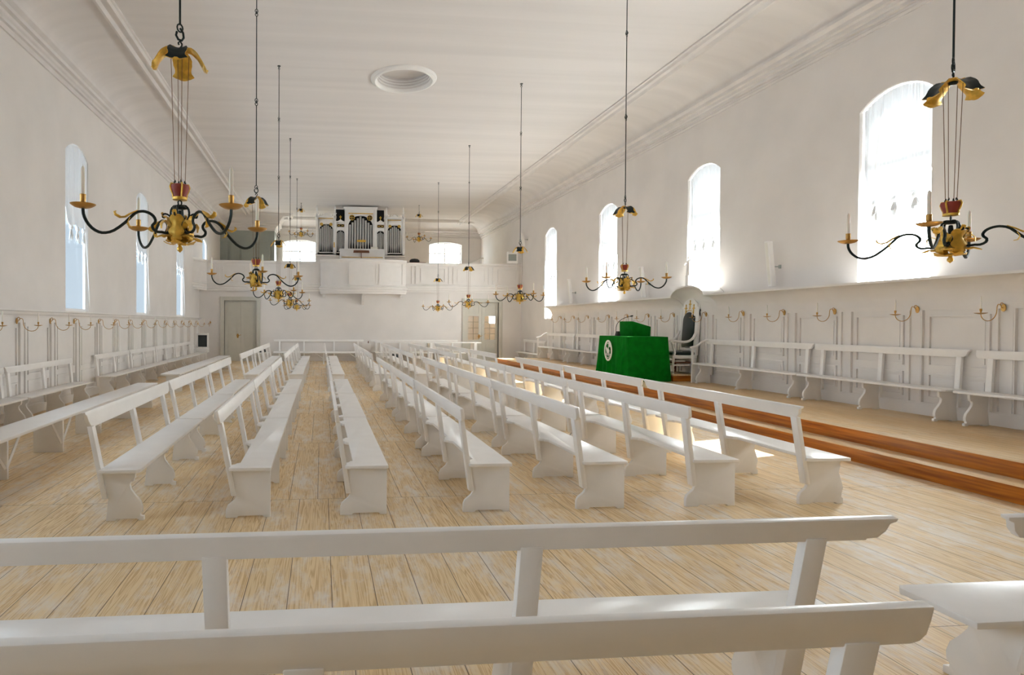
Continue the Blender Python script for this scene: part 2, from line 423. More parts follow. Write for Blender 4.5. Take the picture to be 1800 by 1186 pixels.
# wainscot, left wall
def panel_run(b, xw, sgn, y0, y1, ztop, divs, pitch, zlow=0.0):
    """board with stiles, raised fields and skirting; xw = wall face, sgn = +1 when the room is on +x"""
    X = lambda d: xw + sgn * d
    bx = lambda d0, d1, ya, yb, za, zb: b.box(min(X(d0), X(d1)), max(X(d0), X(d1)), ya, yb, za, zb)
    bx(0, .05, y0, y1, zlow, ztop)
    bx(.05, .075, y0, y1, zlow, zlow + .16); bx(.05, .065, y0, y1, zlow + .16, zlow + .19)
    bx(.05, .07, y0, y1, ztop - .09, ztop)
    for yd in divs:
        if yd > y1: continue
        bx(.05, .09, yd, yd + .016, zlow + .19, ztop - .09)
        bx(.05, .078, yd + .03, yd + .09, zlow + .19, ztop - .09)
        bx(.05, .078, yd + .20, yd + .26, zlow + .19, ztop - .09)
        ya, yb = yd + .30, min(yd + pitch - .07, y1 - .03)
        if yb - ya < .2: continue
        for za, zb in ((zlow + .26, zlow + .62), (zlow + .72, ztop - .16)):
            bx(.05, .08, ya, yb, za, za + .026); bx(.05, .08, ya, yb, zb - .026, zb)
            bx(.05, .078, ya, ya + .026, za + .026, zb - .026); bx(.05, .078, yb - .026, yb, za + .026, zb - .026)
            bx(.05, .058, ya + .07, yb - .07, za + .07, zb - .07)
b = MB()
panel_run(b, XL, 1, Y0, YB - .35, 1.73, [10.73 + 1.185 * k for k in range(-13, 14)], 1.185)
b.prism([(XL, 1.73), (XL + .08, 1.73), (XL + .085, 1.76), (XL + .12, 1.79), (XL + .13, 1.83), (XL + .17, 1.84), (XL + .17, 1.87), (XL, 1.87)], 'y', Y0, YB - .35)
struct(b.build('trim_8', M['panel']), 'grey white panelled wainscot with moulded cap along the left wall', 'wainscot')
# raised platform along the right wall
PZ, PX1, PX2, PY1 = .345, 6.45, 6.73, 22.4
b = MB(); b.box(PX1 - .03, XR, -5.6, PY1 + .3, .14, .172, 0)
struct(b.build('platform_step', M['plat'], bevel=.006), 'pale worn step board along the front of the platform', 'step')
b = MB(); b.box(PX1, PX1 + .04, -5.6, PY1 + .3, 0, .14); b.box(PX1 + .04, XR, PY1 + .26, PY1 + .3, 0, .14)
b.box(PX1 - .025, PX1, -5.6, PY1 + .3, .115, .14)
b.box(PX2, PX2 + .04, -5.6, PY1, .172, .315); b.box(PX2 - .025, PX2, -5.6, PY1, .288, .315); b.box(PX2, XR, PY1 - .04, PY1, .172, .315)
b.box(PX1 - .034, PX1 - .03, -5.6, PY1 + .3, .14, .166); b.box(PX2 - .034, PX2 - .03, -5.6, PY1, .315, .339)
struct(b.build('platform_riser', M['riser']), 'orange varnished boards facing the two platform steps', 'step riser')
b = MB(); b.box(PX2 - .03, XR, -5.6, PY1, .315, PZ)
struct(b.build('platform', M['plat'], bevel=.006), 'pale boarded platform raised two steps along the right wall', 'platform')
# wainscot and cove, right wall
PXW = 8.86
b = MB(); b.box(PXW, XR, -5.6, 22.19, PZ, 2.325)
panel_run(b, PXW, -1, -5.6, 22.25, 1.97, [8.0 + 1.18 * k for k in range(-11, 12)], 1.18, PZ)
for x in (8.79,): b.box(x - .012, x, -5.6, 22.25, 1.945, 1.965)
struct(b.build('trim_9', M['panel']), 'grey white panelled wainscot above the platform on the right wall', 'wainscot')
AC, AR, AH = 13.2, .62, .23
def bump(y):
    q = abs(y - AC) / AR
    return AH * math.sqrt(max(0, 1 - q * q)) if q < 1 else 0
ys = [-5.6] + [AC - AR - .2] + [AC - AR * math.cos(PI * i / 24) for i in range(25)] + [AC + AR + .2, 22.2]
prof = [(8.79, 1.97)] + [(8.79 - .31 * (1 - math.cos(PI / 2 * i / 8)), 1.99 + .305 * math.sin(PI / 2 * i / 8)) for i in range(9)] + [(8.445, 2.30), (8.44, 2.335), (8.95, 2.335)]
b = MB(); n = len(prof); vs = []; fs = []
for y in ys: vs += [(x, y, z + bump(y)) for x, z in prof]
for i in range(len(ys) - 1):
    for j in range(n - 1): fs.append((i * n + j, i * n + j + 1, (i + 1) * n + j + 1, (i + 1) * n + j))
b.add(vs, fs)
e = (len(ys) - 1) * n
b.add([vs[e + j] for j in range(n)] + [(8.95, 22.2, 1.97)], [list(range(n + 1))])
b.prism([(AC - AR - .02, 2.30)] + [(AC - AR * math.cos(PI * i / 16), 2.31 + AH * math.sin(PI * i / 16)) for i in range(17)] + [(AC + AR + .02, 2.30)], 'x', 8.83, 8.945)
# back of the little niche under the arch
b.prism([(AC - AR, 1.96)] + [(AC - AR * math.cos(PI * i / 16), 1.965 + AH * math.sin(PI * i / 16)) for i in range(17)] + [(AC + AR, 1.96)], 'x', 8.80, 8.94)
struct(b.build('trim_10', M['panel'], angle=40), 'coved ledge above the right wainscot, arched over the high chair', 'cornice')
MB().box(XL + .001, XL + .03, YB - .35, YB, 0, .14).build
b = MB(); b.box(DL[1] + .13, DR[0] - .13, YB - .03, YB, 0, .15); b.box(XL, DL[0] - .13, YB - .03, YB, 0, .15); b.box(DR[1] + .13, XR, YB - .03, YB, 0, .15)
struct(b.build('baseboard_back', M['panel']), cat='baseboard')

# doors
def door(i, x0, x1, glazed):
    d = bpy.data.objects.new('door_%d' % i, None); COL.objects.link(d); struct(d, None, 'door')
    y = YB + .10
    f = MB()
    for a, c in ((x0 - .13, x0), (x1, x1 + .13)): f.box(a, c, YB - .04, YB + .14, 0, DT + .13)
    f.box(x0, x1, YB - .04, YB + .14, DT, DT + .13)
    f.box(x0 - .16, x0 - .13, YB - .06, YB, 0, DT + .16); f.box(x1 + .13, x1 + .16, YB - .06, YB, 0, DT + .16); f.box(x0 - .16, x1 + .16, YB - .06, YB, DT + .13, DT + .16)
    f.build('door_frame', M['door'], d)
    xm = (x0 + x1) / 2
    for s, (a, c) in enumerate(((x0, xm - .004), (xm + .004, x1))):
        l = MB(); st = .13
        zs = [(.0, .22), (.86, .98), (2.02, 2.12), (DT - .12, DT)] if not glazed else [(0, .2), (.82, .94), (2.0, 2.1), (DT - .12, DT)]
        l.box(a, a + st, y, y + .05, 0, DT); l.box(c - st, c, y, y + .05, 0, DT)
        for za, zb in zs: l.box(a + st, c - st, y, y + .05, za, zb)
        for q in range(3):
            za, zb = zs[q][1], zs[q + 1][0]
            if glazed and q == 1: continue
            l.box(a + st, c - st, y + .02, y + .04, za, zb); l.box(a + st + .05, c - st - .05, y + .008, y + .02, za + .05, zb - .05)
        lo = l.build('door_leaf', M['door'], d)
        if glazed:
            za, zb = zs[1][1], zs[2][0]
            MB().box(a + st, c - st, y + .022, y + .028, za, zb).build('pane', M['glass'], lo)
            g = MB()
            g.box((a + c) / 2 - .012, (a + c) / 2 + .012, y + .01, y + .04, za, zb)
            for q in range(1, 4): g.box(a + st, c - st, y + .01, y + .04, za + q * (zb - za) / 4 - .012, za + q * (zb - za) / 4 + .012)
            g.build('glazing_bar', M['grey'], lo)
    h = MB(); zz = 1.12
    h.box(xm - .16, xm - .09, y - .02, y, zz - .12, zz + .06)
    h.tube([(xm - .125, y - .01, zz), (xm - .125, y - .07, zz), (xm - .05, y - .075, zz - .01), (xm + .02, y - .07, zz + .01)], .012, 6)
    h.tube([(xm - .125 + .05 * math.cos(2 * PI * q / 12), y - .03, zz - .02 + .05 * math.sin(2 * PI * q / 12)) for q in range(12)], .008, 5, True)
    h.build('door_handle', M['brass'], d)
door(1, DL[0], DL[1], False); door(2, DR[0], DR[1], True)
# lobby behind the doors, seen through the glazed leaves
b = MB(); LX = 8.95
b.box(XL, XR, YG, YG + .4, 0, 3.25)
struct(b.build('wall_lobby', M['wall']), cat='wall')

# gallery parapet, bowed in the middle
def parapet():
    pts = [(XL - .12, 24.72), (XL + .33, YB - .10)] + [(-.05, YB - .10)]
    bow = [(-.03 + 3.70 * i / 16, YB - .22 - .50 * math.sin(PI * i / 16) ** .8) for i in range(17)]
    P = pts + bow + [(3.69, YB - .10), (XR, YB - .10)]
    b = MB()
    prof = [(.0, 3.03), (-.03, 3.03), (-.03, 3.10), (-.06, 3.12), (-.06, 3.2), (-.10, 3.22), (-.12, 3.30), (-.06, 3.32), (-.06, 3.36), (0, 3.38), (0, 4.20), (-.03, 4.22), (-.06, 4.27), (-.06, 4.33), (.12, 4.33), (.12, 3.2)]
    n = len(prof); vs = []; fs = []
    for k, (x, y) in enumerate(P):
        raise_ = .07 if 2 < k < len(P) - 2 else 0
        low = -.10 if 2 < k < len(P) - 2 else 0
        a = Vector(P[max(k - 1, 0)]); c = Vector(P[min(k + 1, len(P) - 1)])
        t = (c - a).normalized(); nn = Vector((t.y, -t.x))        # towards the nave
        if nn.y > 0 and abs(nn.y) > .3: nn = -nn
        for o, z in prof:
            zz = z + (raise_ if z > 4 else 0) + (low if z < 3.4 else 0)
            vs.append((x - nn.x * o if False else x + nn.x * (-o), y + nn.y * (-o), zz))
    for k in range(len(P) - 1):
        for j in range(n): fs.append((k * n + j, k * n + (j + 1) % n, (k + 1) * n + (j + 1) % n, (k + 1) * n + j))
    b.add(vs, fs)
    # raised panels and pilaster strips
    def strip(xa, xb, za, zb, d=.038):
        def yat(x):
            for (xa_, ya_), (xb_, yb_) in zip(P[1:-1], P[2:]):
                if xa_ - 1e-6 <= x <= xb_ + 1e-6 and xb_ - xa_ > 1e-6: return ya_ + (yb_ - ya_) * (x - xa_) / (xb_ - xa_)
            return YB - .10
        b.add([(xa, yat(xa) - d, za), (xb, yat(xb) - d, za), (xb, yat(xb) - d, zb), (xa, yat(xa) - d, zb), (xa, yat(xa) + .02, za), (xb, yat(xb) + .02, za), (xb, yat(xb) + .02, zb), (xa, yat(xa) + .02, zb)],
              [(0, 1, 2, 3), (0, 4, 5, 1), (3, 2, 6, 7), (0, 3, 7, 4), (1, 5, 6, 2)])
    for x in [-4.55, -3.1, -1.65, -.35]: strip(x, x + .05, 3.42, 4.16); strip(x + .17, x + .22, 3.42, 4.16)
    for x in [.03, 1.02, 1.15, 2.33, 2.46, 3.5]: strip(x, x + .05, 3.36, 4.2)
    for x in [3.95, 4.12, 5.6, 5.8, 7.4, 7.6]: strip(x, x + .05, 3.42, 4.16)
    for xa, xb in ((-4.2, -3.25), (-2.7, -1.8), (-1.3, -.5), (4.35, 5.45), (6.0, 7.25), (7.85, 8.7)):
        strip(xa, xb, 3.5, 3.525, .03); strip(xa, xb, 4.07, 4.095, .03); strip(xa, xa + .025, 3.525, 4.07, .028); strip(xb - .025, xb, 3.525, 4.07, .028)
    for xa, xb in ((.2, .9), (1.3, 2.2), (2.6, 3.4)):
        strip(xa, xb, 3.46, 3.49, .025); strip(xa, xb, 4.09, 4.12, .025)
    # soffit of the bow and corbels
    q = [(-.03, YB)] + [(x, y) for x, y in bow] + [(3.67, YB)]
    b.add([(x, y, 2.93) for x, y in q], [list(range(len(q)))])
    for xc, dz in ((.10, .12), (1.80, .42), (3.5, .12)):
        yb_ = YB - .60 if dz > .2 else YB - .30
        b.prism([(YB, 2.93), (yb_, 2.93), (yb_ + .04, 2.86), (yb_ + .18, 2.84), (YB - .10, 2.93 - dz), (YB, 2.93 - dz - .05)], 'x', xc - .06, xc + .06)
    return struct(b.build('gallery_parapet', M['panel'], angle=30), 'panelled white gallery front, bowed below the organ', 'gallery parapet')
parapet()

# ------------------------------------------------------------------ benches
def bench_parts(root, L, sup, kind, depth=.37, rail_h=.115, rail_z=.92, lean=.16, rail_ext=(.02, -.045), seat_z=.435, scroll=None, M_=None, seat_tabs=True, post_w=.075):
    """Bench facing +x with its front seat edge at x = 0, running along y from 0 to L. sup: y of each panel and post."""
    W = M_ or M['white']; D = depth
    px = lambda z: -D + .012 - lean * (z - seat_z)                # front face of the leaning posts
    # seat plank
    b = MB()
    if seat_tabs:
        back = []
        xb = -D * .80
        poly = [(0, 0), (0, L)]
        poly += [(xb, L)] if sup[-1] < L - .15 else []
        for y in reversed(sup):
            poly += [(xb, y + .13), (xb - .03, y + .11), (xb - .035, y + .08), (-D, y + .05), (-D, y - .05), (xb - .035, y - .08), (xb - .03, y - .11), (xb, y - .13)]
        poly += [(xb, 0)]
        poly = [(x, max(0, min(L, y))) for x, y in poly]
        q = []
        for p in poly:
            if not q or (abs(p[0] - q[-1][0]) + abs(p[1] - q[-1][1])) > 1e-4: q.append(p)
        poly = q
    else: poly = [(0, .03), (-.03, 0), (-D, 0), (-D, L), (-.03, L), (0, L - .03)]
    b.prism(poly, 'z', seat_z - .03, seat_z).build('seat', W, root, bevel=.005)
    # supporting panels
    zt = seat_z - .03
    for y in sup:
        fr = {'straight': [(-.008, 0), (-.008, .03), (-.008, zt)],
              'scroll': [(.02, 0), (.02, .035), (-.008, .04), (-.01, .055), (.005, .07), (.008, .11), (-.008, .16), (-.05, .21), (-.085, .26), (-.095, .30), (-.085, .325), (-.062, .33), (-.06, .345), (-.052, .36), (-.05, zt)],
              'mild': [(-.03, 0), (-.03, .05), (-.05, .06), (-.045, .10), (-.03, .15), (-.05, .22), (-.075, .29), (-.06, .35), (-.07, .37), (-.05, zt)]}[kind[0]]
        bk = {'flare': [(px(zt) , zt), (px(.22), .22), (px(.22) + .005, .19), (px(.2) - .02, .15), (px(.2) - .075, .105), (px(.2) - .088, .07), (px(.2) - .088, 0)],
              'plain': [(px(zt), zt), (px(.18), .18), (px(.18) - .005, .15), (px(.18) - .02, 0)],
              'wall': [(-D + .02, zt), (-D - .0, 0)]}[kind[1]]
        x0 = bk[-1][0]; x1 = fr[0][0]; w = x1 - x0
        foot = [(x0 + .25 * w, 0), (x0 + .27 * w, .012), (x0 + .31 * w, .016), (x0 + .80 * w, .016), (x0 + .84 * w, .012), (x0 + .86 * w, 0)]
        MB().prism(fr + bk + foot, 'y', y - .017, y + .017).build('side_panel', W, root, bevel=.003)
    # posts
    for y in sup:
        zb = .19 if kind[1] != 'wall' else seat_z - .06
        zr = rail_z - rail_h * math.cos(math.atan(lean)) + .006; b = MB(); a = [(px(zb) , zb), (px(zr), zr)]
        t = .042
        b.prism([(a[0][0], a[0][1]), (a[1][0], a[1][1]), (a[1][0] - t, a[1][1]), (a[0][0] - t, a[0][1])], 'y', y - post_w / 2, y + post_w / 2)
        b.build('post', W, root, bevel=.004)
    # rail board, leaning with the posts, set on their front faces
    y0, y1 = -rail_ext[0], L + rail_ext[1]
    s0, s1 = scroll or (0, 0)
    def end(y, sg, sc):
        if sc: return [(y + sg * .10, -rail_h), (y + sg * .10, -rail_h * .93), (y + sg * .055, -rail_h * .9), (y + sg * .025, -rail_h * .6), (y + sg * .012, -rail_h * .25), (y - sg * .012, -rail_h * .15), (y - sg * .018, 0)]
        return [(y + sg * .045, -rail_h), (y + sg * .02, -rail_h * .93), (y + sg * .004, -rail_h * .75), (y, -rail_h * .4), (y, 0)]
    pr_ = end(y0, 1, s0) + end(y1, -1, s1)[::-1]
    b = MB().prism(pr_, 'x', -.037, -.005)
    th = math.atan(lean)
    Mx = Matrix.Translation((px(rail_z), 0, rail_z)) @ Matrix.Rotation(-th, 4, 'Y')
    b.xf(Mx).build('back_rail', W, root, bevel=.006)
    return root

SUP = [.065, 1.15, 2.27]
KIND = [('scroll', 'plain'), ('straight', 'flare'), ('straight', 'flare'), ('straight', 'flare'), ('straight', 'flare'), ('straight', 'flare'), ('mild', 'flare')]
FX = [-1.50, -.43, .575, 1.665, 2.725, 3.785, 4.85]
DP = [.33, .35, .37, .38, .41, .43, .43]
BY = [5.07, 7.75, 10.44, 14.40, 17.09, 19.77]
for ci in range(7):
    root0 = None
    for bi, y in enumerate(BY):
        lab = 'white backed bench, %s from the near end of the %s seating column from left' % (ORD[bi], ORD[ci])
        if root0 is None:
            r = thing('bench', lab, 'bench', group='white benches of the central seating')
            bench_parts(r, 2.645, SUP, KIND[ci], DP[ci], lean=(.2, .19, .15, .14, .14, .12, .17)[ci], seat_tabs=(ci != 0), scroll=((1, 1) if ci in (0, 6) else (0, 0)), rail_h=(.14 if ci == 0 else .118))
            root0 = r
        else:
            r = copy_tree(root0); r['label'] = lab
        r.location = (FX[ci] + random.uniform(-.012, .012) - (.05 if ci == 6 and bi > 2 else 0), y + random.uniform(-.01, .01), 0)
        r.rotation_euler = (0, 0, random.uniform(-.003, .003))

# benches across the foreground, facing the gallery (local +x -> +y, local +y -> -x)
def cross_bench(name, lab, xr, yfront, L, sup, **kw):
    r = thing(name, lab, 'bench', (xr, yfront, 0), PI / 2)
    return bench_parts(r, L, sup, ('scroll', 'plain'), **kw)
FG = []
FG.append(cross_bench('bench', 'long white bench across the foreground, seen from behind, second from the camera', 2.20, 2.55, 4.1, [.31, 1.43, 2.57, 3.66], depth=.33, lean=.2, rail_h=.088, rail_z=.915, rail_ext=(.0, 0), scroll=(1, 1), seat_tabs=False, post_w=.085))
FG.append(cross_bench('bench', 'nearest white bench, its thick rounded back rail crossing the bottom of the picture', 1.62, 1.88, 3.6, [.19, 1.66, 3.1], depth=.33, lean=.2, rail_h=.112, rail_z=.915, rail_ext=(.0, 0), scroll=(0, 0), seat_tabs=False, post_w=.10))
FG.append(cross_bench('bench', 'white bench cut by the lower right picture edge, on the bare floor before the step', 6.10, 2.56, 3.42, [.25, 1.6, 3.12], depth=.36, lean=.2, rail_h=.10, rail_z=.915, rail_ext=(0, 0), scroll=(1, 1), seat_tabs=False, post_w=.085))

# benches along the left wall (facing +x)
WL = [(4.75, 2.62), (7.45, 2.62), (10.12, 2.60), (13.95, 2.40), (16.40, 2.40), (18.85, 2.40), (21.3, 2.45)]
for i, (y, L) in enumerate(WL):
    r = thing('bench', 'white bench against the left wall panelling, %s from the near end' % ORD[i], 'bench', (-4.69, y, 0), 0, 'white benches along the left wall')
    bench_parts(r, L, [.07, L * .5, L - .12], ('scroll', 'plain'), .34, lean=.10, scroll=(1, 0), seat_tabs=False, rail_h=.11, rail_ext=(.0, .0))
r = thing('bench', 'white backless bench end in the left rear corner, carrying the framed dark screen', 'bench', (-4.72, 23.8, 0))
bt = MB(); bt.box(-.36, 0, 0, 1.7, .405, .435); bt.build('seat', M['white'], r, bevel=.005)
for y in (.1, .85, 1.6): MB().box(-.33, -.03, y - .017, y + .017, 0, .405).build('side_panel', M['white'], r, bevel=.003)

# benches on the platform along the right wall (facing -x)
def right_bench(lab, ynear, L, arm=False, x=8.37, z=PZ):
    r = thing('bench', lab, 'bench', (x, ynear + L, z), PI, 'white benches on the platform')
    # local y runs back towards the camera: local y = 0 is the far end
    sup = [L - .12, L * .5, .18]
    bench_parts(r, L, sorted(sup), ('scroll', 'plain'), .34, lean=.06, scroll=(0, 1), seat_tabs=False, rail_h=.11, rail_z=.985, seat_z=.445, rail_ext=(0, 0), post_w=.07)
    return r
def armrest(r, y, L):
    b = MB(); b.prism([(.02, 0), (.02, .80), (-.02, .80), (-.02, .0)], 'y', y - .017, y + .017)
    b.prism([(-.02, .0), (-.02, .43), (-.33, .43), (-.33, 0)], 'y', y - .012, y + .012)
    pts = [(.06, y, .79), (.0, y, .80), (-.06, y, .81), (-.14, y, .85), (-.22, y, .915), (-.30, y, .955), (-.36, y, .965), (-.40, y, .965)]
    b.tube(pts, [.022, .028, .026, .024, .024, .024, .024, .02], 8)
    b.build('armrest', M['white'], r, bevel=0)
rb = []
for i, y in enumerate((4.70, 7.33, 9.90)):
    rb.append(right_bench('white platform bench on the near side of the high chair, %s from chair' % ['third', 'second', 'first, with armrest,'][i], y, 2.54 if i < 2 else 2.95))
armrest(rb[2], .03, 2.95)
rbf = []
for i, y in enumerate((14.75, 17.35, 19.95)):
    rbf.append(right_bench('white platform bench beyond the green table, %s from chair' % ['first', 'second', 'third, with armrest,'][i], y, 2.55 if i < 2 else 2.6))
armrest(rbf[2], .03, 2.6)
right_bench('low white bench on the floor past the far end of the platform', 23.0, 2.6, x=8.5, z=0)

# backless plank benches with braced board legs on the left
def plank_bench(lab, x0, x1, y0, y1, legs):
    r = thing('plank_bench', lab, 'bench', (0, 0, 0), 0, 'backless plank benches')
    MB().prism([(x0, y0), (x1, y0 + .0), (x1 - .03, y1), (x0 + .02, y1)], 'z', .415, .45).build('seat', M['white'], r, bevel=.006)
    for y in legs:
        MB().box(x0 + .04, x1 - .04, y - .016, y + .016, 0, .415).build('side_panel', M['white'], r, bevel=.003)
        b = MB()
        for s in (-1, 1):
            if s * .3 + y < y0 or s * .3 + y > y1: continue
            b.tube([(x1 - .06, y + s * .018, .12), (x1 - .06, y + s * .28, .41)], .016, 4)
        if b.v: b.build('brace', M['white'], r)
    return r
plank_bench('long white backless plank bench at left, beside the first seating column', -3.66, -3.22, 4.6, 12.25, [5.4, 6.55, 7.9, 9.2, 10.6, 11.9])
plank_bench('white backless plank bench at left, farther from the camera, in line with the longer one', -3.75, -3.30, 14.35, 22.3, [14.75, 16.2, 18.0, 20.0, 21.9])

# ------------------------------------------------------------------ chandeliers
def leaf(b, spine, widths, side, th=.0025, lobes=0, cup=0, mi=(0, 0), cols=5):
    """thick leaf along a spine; side: unit sideways vector; lobes modulate the outline"""
    rows = []
    n = len(spine)
    # resample
    pts = []; ws = []
    sub = 3
    for i in range(n - 1):
        for k in range(sub):
            t = k / sub
            pts.append(Vector(spine[i]).lerp(Vector(spine[i + 1]), t)); ws.append(widths[i] + (widths[i + 1] - widths[i]) * t)
    pts.append(Vector(spine[-1])); ws.append(widths[-1])
    S = Vector(side).normalized()
    for i, (p, w) in enumerate(zip(pts, ws)):
        t = (pts[min(i + 1, len(pts) - 1)] - pts[max(i - 1, 0)]).normalized(); nn = S.cross(t)
        lob = 1 + (.22 * math.sin(i / (len(pts) - 1) * PI * 2 * lobes) if lobes else 0)
        rows.append([p + S * (w * lob * q) + nn * (cup * w * (q * q)) for q in [-1 + 2 * j / (cols - 1) for j in range(cols)]])
    b.sheet(rows, th, mi)

ARM = [(.055, -.075), (.09, -.10), (.127, -.098), (.155, -.100), (.183, -.085), (.188, -.062), (.172, -.045), (.168, -.025), (.182, -.003), (.205, .011), (.235, .018), (.265, .015), (.303, -.003), (.362, -.066), (.43, -.122), (.48, -.142), (.52, -.142), (.56, -.122), (.592, -.085), (.608, -.045), (.61, -.01)]
def smooth(pts, sub=2):
    P = [Vector(p) for p in pts]; out = []
    for i in range(len(P) - 1):
        p0, p1, p2, p3 = P[max(i - 1, 0)], P[i], P[i + 1], P[min(i + 2, len(P) - 1)]
        for k in range(sub):
            t = k / sub
            out.append(.5 * ((2 * p1) + (-p0 + p2) * t + (2 * p0 - 5 * p1 + 4 * p2 - p3) * t * t + (-p0 + 3 * p1 - 3 * p2 + p3) * t ** 3))
    out.append(P[-1]); return out

def make_chandelier():
    root = thing('chandelier', 'x', 'chandelier')
    top = ZC - 2.33
    # suspension rods with eyes
    z = top; b = MB(); first = True
    joints = []
    zz = 1.17
    segs = [1.17 + .08]
    while zz + 1.26 < top - .15: zz += 1.26; segs.append(zz)
    def eye(zc, r=.018, ax='x'):
        pts = [((r * math.cos(2 * PI * k / 10), 0, zc + r * 1.3 * math.sin(2 * PI * k / 10)) if ax == 'x' else (0, r * math.cos(2 * PI * k / 10), zc + r * 1.3 * math.sin(2 * PI * k / 10))) for k in range(10)]
        b.tube(pts, .0055, 5, True)
    za = 1.25
    for s in segs[1:] + [top - .06]:
        b.tube([(0, 0, za + .02), (0, 0, s - .02)], .007, 6); eye(s, .018); eye(s + .03, .018, 'y'); eye(za, .020)
        za = s + .05
    b.tube([(0, 0, za), (0, 0, top)], .007, 6); b.lathe([(.0, -.012), (.035, -.01), (.035, 0)], (0, 0, top), 10)
    b.build('suspension_rod', M['iron'], root)
    h = MB()
    h.tube([(0, 0, 1.09), (0, 0, 1.12), (.012, 0, 1.135), (.014, 0, 1.15), (0, 0, 1.165), (-.012, 0, 1.15), (-.008, 0, 1.138)], .006, 6)
    h.tube([(0, 0, 1.25), (.022, 0, 1.225), (.026, 0, 1.195), (.012, 0, 1.172), (-.012, 0, 1.172), (-.028, 0, 1.195), (-.022, 0, 1.22)], .0075, 6)
    h.build('hook', M['iron'], root)
    c = MB()
    for k in range(4):
        a = PI / 4 + k * PI / 2 + .15; d = Vector((math.cos(a), math.sin(a), 0)); s = Vector((-d.y, d.x, 0))
        sp = [d * r + Vector((0, 0, z)) for r, z in ((.005, 1.095), (.035, 1.10), (.07, 1.09), (.105, 1.062), (.13, 1.02), (.148, .985), (.17, .972), (.18, .985))]
        leaf(c, sp, [.014, .045, .062, .050, .066, .062, .038, .008], s, .004, lobes=3, cup=-.25, mi=(0, 1))
    c.lathe([(0, .0), (.022, .004), (.03, .018), (.02, .03), (.008, .034)], (0, 0, 1.075), 10)
    c.build('leaf_canopy', [M['iron'], M['gold']], root, angle=60, recalc=False)
    for k in range(4):
        a = k * PI / 2 - .26
        MB().tube([(.058 * math.cos(a), .058 * math.sin(a), 1.08), (.034 * math.cos(a), .034 * math.sin(a), .245)], .0022, 5).build('rope', M['rope'], root)
    w = MB()
    w.lathe([(.0, .128), (.040, .128), (.043, .14), (.042, .155), (.052, .18), (.060, .205), (.058, .222), (.048, .226), (.0, .215)], seg=16, mi=0)
    w.lathe([(.038, .124), (.047, .126), (.047, .142), (.040, .144)], seg=16, mi=1)
    for k in range(4):
        a = k * PI / 2 - .26; ca, sa = math.cos(a), math.sin(a)
        w.tube([(.044 * ca, .044 * sa, .14), (.045 * ca, .045 * sa, .16), (.056 * ca, .056 * sa, .185), (.063 * ca, .063 * sa, .21), (.056 * ca, .056 * sa, .23), (.036 * ca, .036 * sa, .228)], .006, 5, mi=1)
        w.tube([(.033 * ca, .033 * sa, .222), (.036 * ca, .036 * sa, .24), (.030 * ca, .030 * sa, .252), (.028 * ca, .028 * sa, .238)], .005, 5, mi=2)
    w.build('crown', [M['red'], M['gold'], M['iron']], root)
    y = MB()
    y.tube([(.013 * math.cos(2 * PI * k / 10), 0, .107 + .016 * math.sin(2 * PI * k / 10)) for k in range(10)], .005, 5, True)
    y.lathe([(.0, .092), (.03, .09), (.045, .08), (.05, .07), (.03, .066), (0, .066)], seg=12)
    for k in range(4):                                  # iron straps of the basket with outward scrolls
        a = k * PI / 2 + PI / 4
        f = lambda r, z: (r * math.cos(a), r * math.sin(a), z)
        y.tube(smooth([f(.012, .088), f(.04, .085), f(.058, .06), f(.06, .02), f(.045, -.03), f(.04, -.07), f(.06, -.10)]), .0075, 5)
        y.tube(smooth([f(.05, -.01), f(.068, .022), f(.095, .035), f(.112, .028), f(.112, .012), f(.100, .010), f(.098, .020)]), .006, 5)
    y.lathe([(0, .06), (.012, .055), (.016, .02), (.01, -.02), (.018, -.06), (.012, -.10), (0, -.1)], seg=8)
    y.build('basket', M['iron'], root)
    g = MB()
    for k in range(4):                                  # tall acanthus leaves between the arms
        a = k * PI / 2 + PI / 4; d = Vector((math.cos(a), math.sin(a), 0)); s = Vector((-d.y, d.x, 0))
        leaf(g, [d * r + Vector((0, 0, z)) for r, z in ((.055, -.155), (.08, -.14), (.088, -.10), (.080, -.06), (.078, -.02), (.085, .01), (.10, .012))], [.012, .036, .048, .034, .042, .032, .012], s, .004, lobes=3, cup=-.3)
        leaf(g, [d * r + Vector((0, 0, z)) for r, z in ((.02, -.15), (.05, -.165), (.08, -.16), (.105, -.145))], [.012, .034, .03, .006], s, .004, lobes=2)
        leaf(g, [d * r + Vector((0, 0, z)) for r, z in ((.098, .01), (.112, .022), (.118, .036), (.11, .044))], [.012, .014, .014, .010], s, .004)
    for k in range(4):                                  # leaves sheathing the arm roots
        a = k * PI / 2; d = Vector((math.cos(a), math.sin(a), 0)); s = Vector((-d.y, d.x, 0))
        leaf(g, [d * r + Vector((0, 0, z)) for r, z in ((.03, -.10), (.06, -.095), (.09, -.115), (.12, -.112), (.15, -.125), (.165, -.135))], [.02, .04, .034, .03, .022, .004], s, .004, lobes=3, cup=.3)
        leaf(g, [d * r + Vector((0, 0, z)) for r, z in ((.05, -.07), (.085, -.03), (.11, -.02), (.13, -.045), (.128, -.075))], [.010, .022, .022, .018, .006], s, .004, lobes=2)
    g.build('gilt_leaves', M['gold'], root, angle=60)
    MB().lathe([(.0, -.145), (.02, -.15), (.024, -.158), (.012, -.166), (.010, -.175), (.019, -.19), (.018, -.203), (.006, -.215), (0, -.22)], seg=10).build('finial', M['gold'], root)
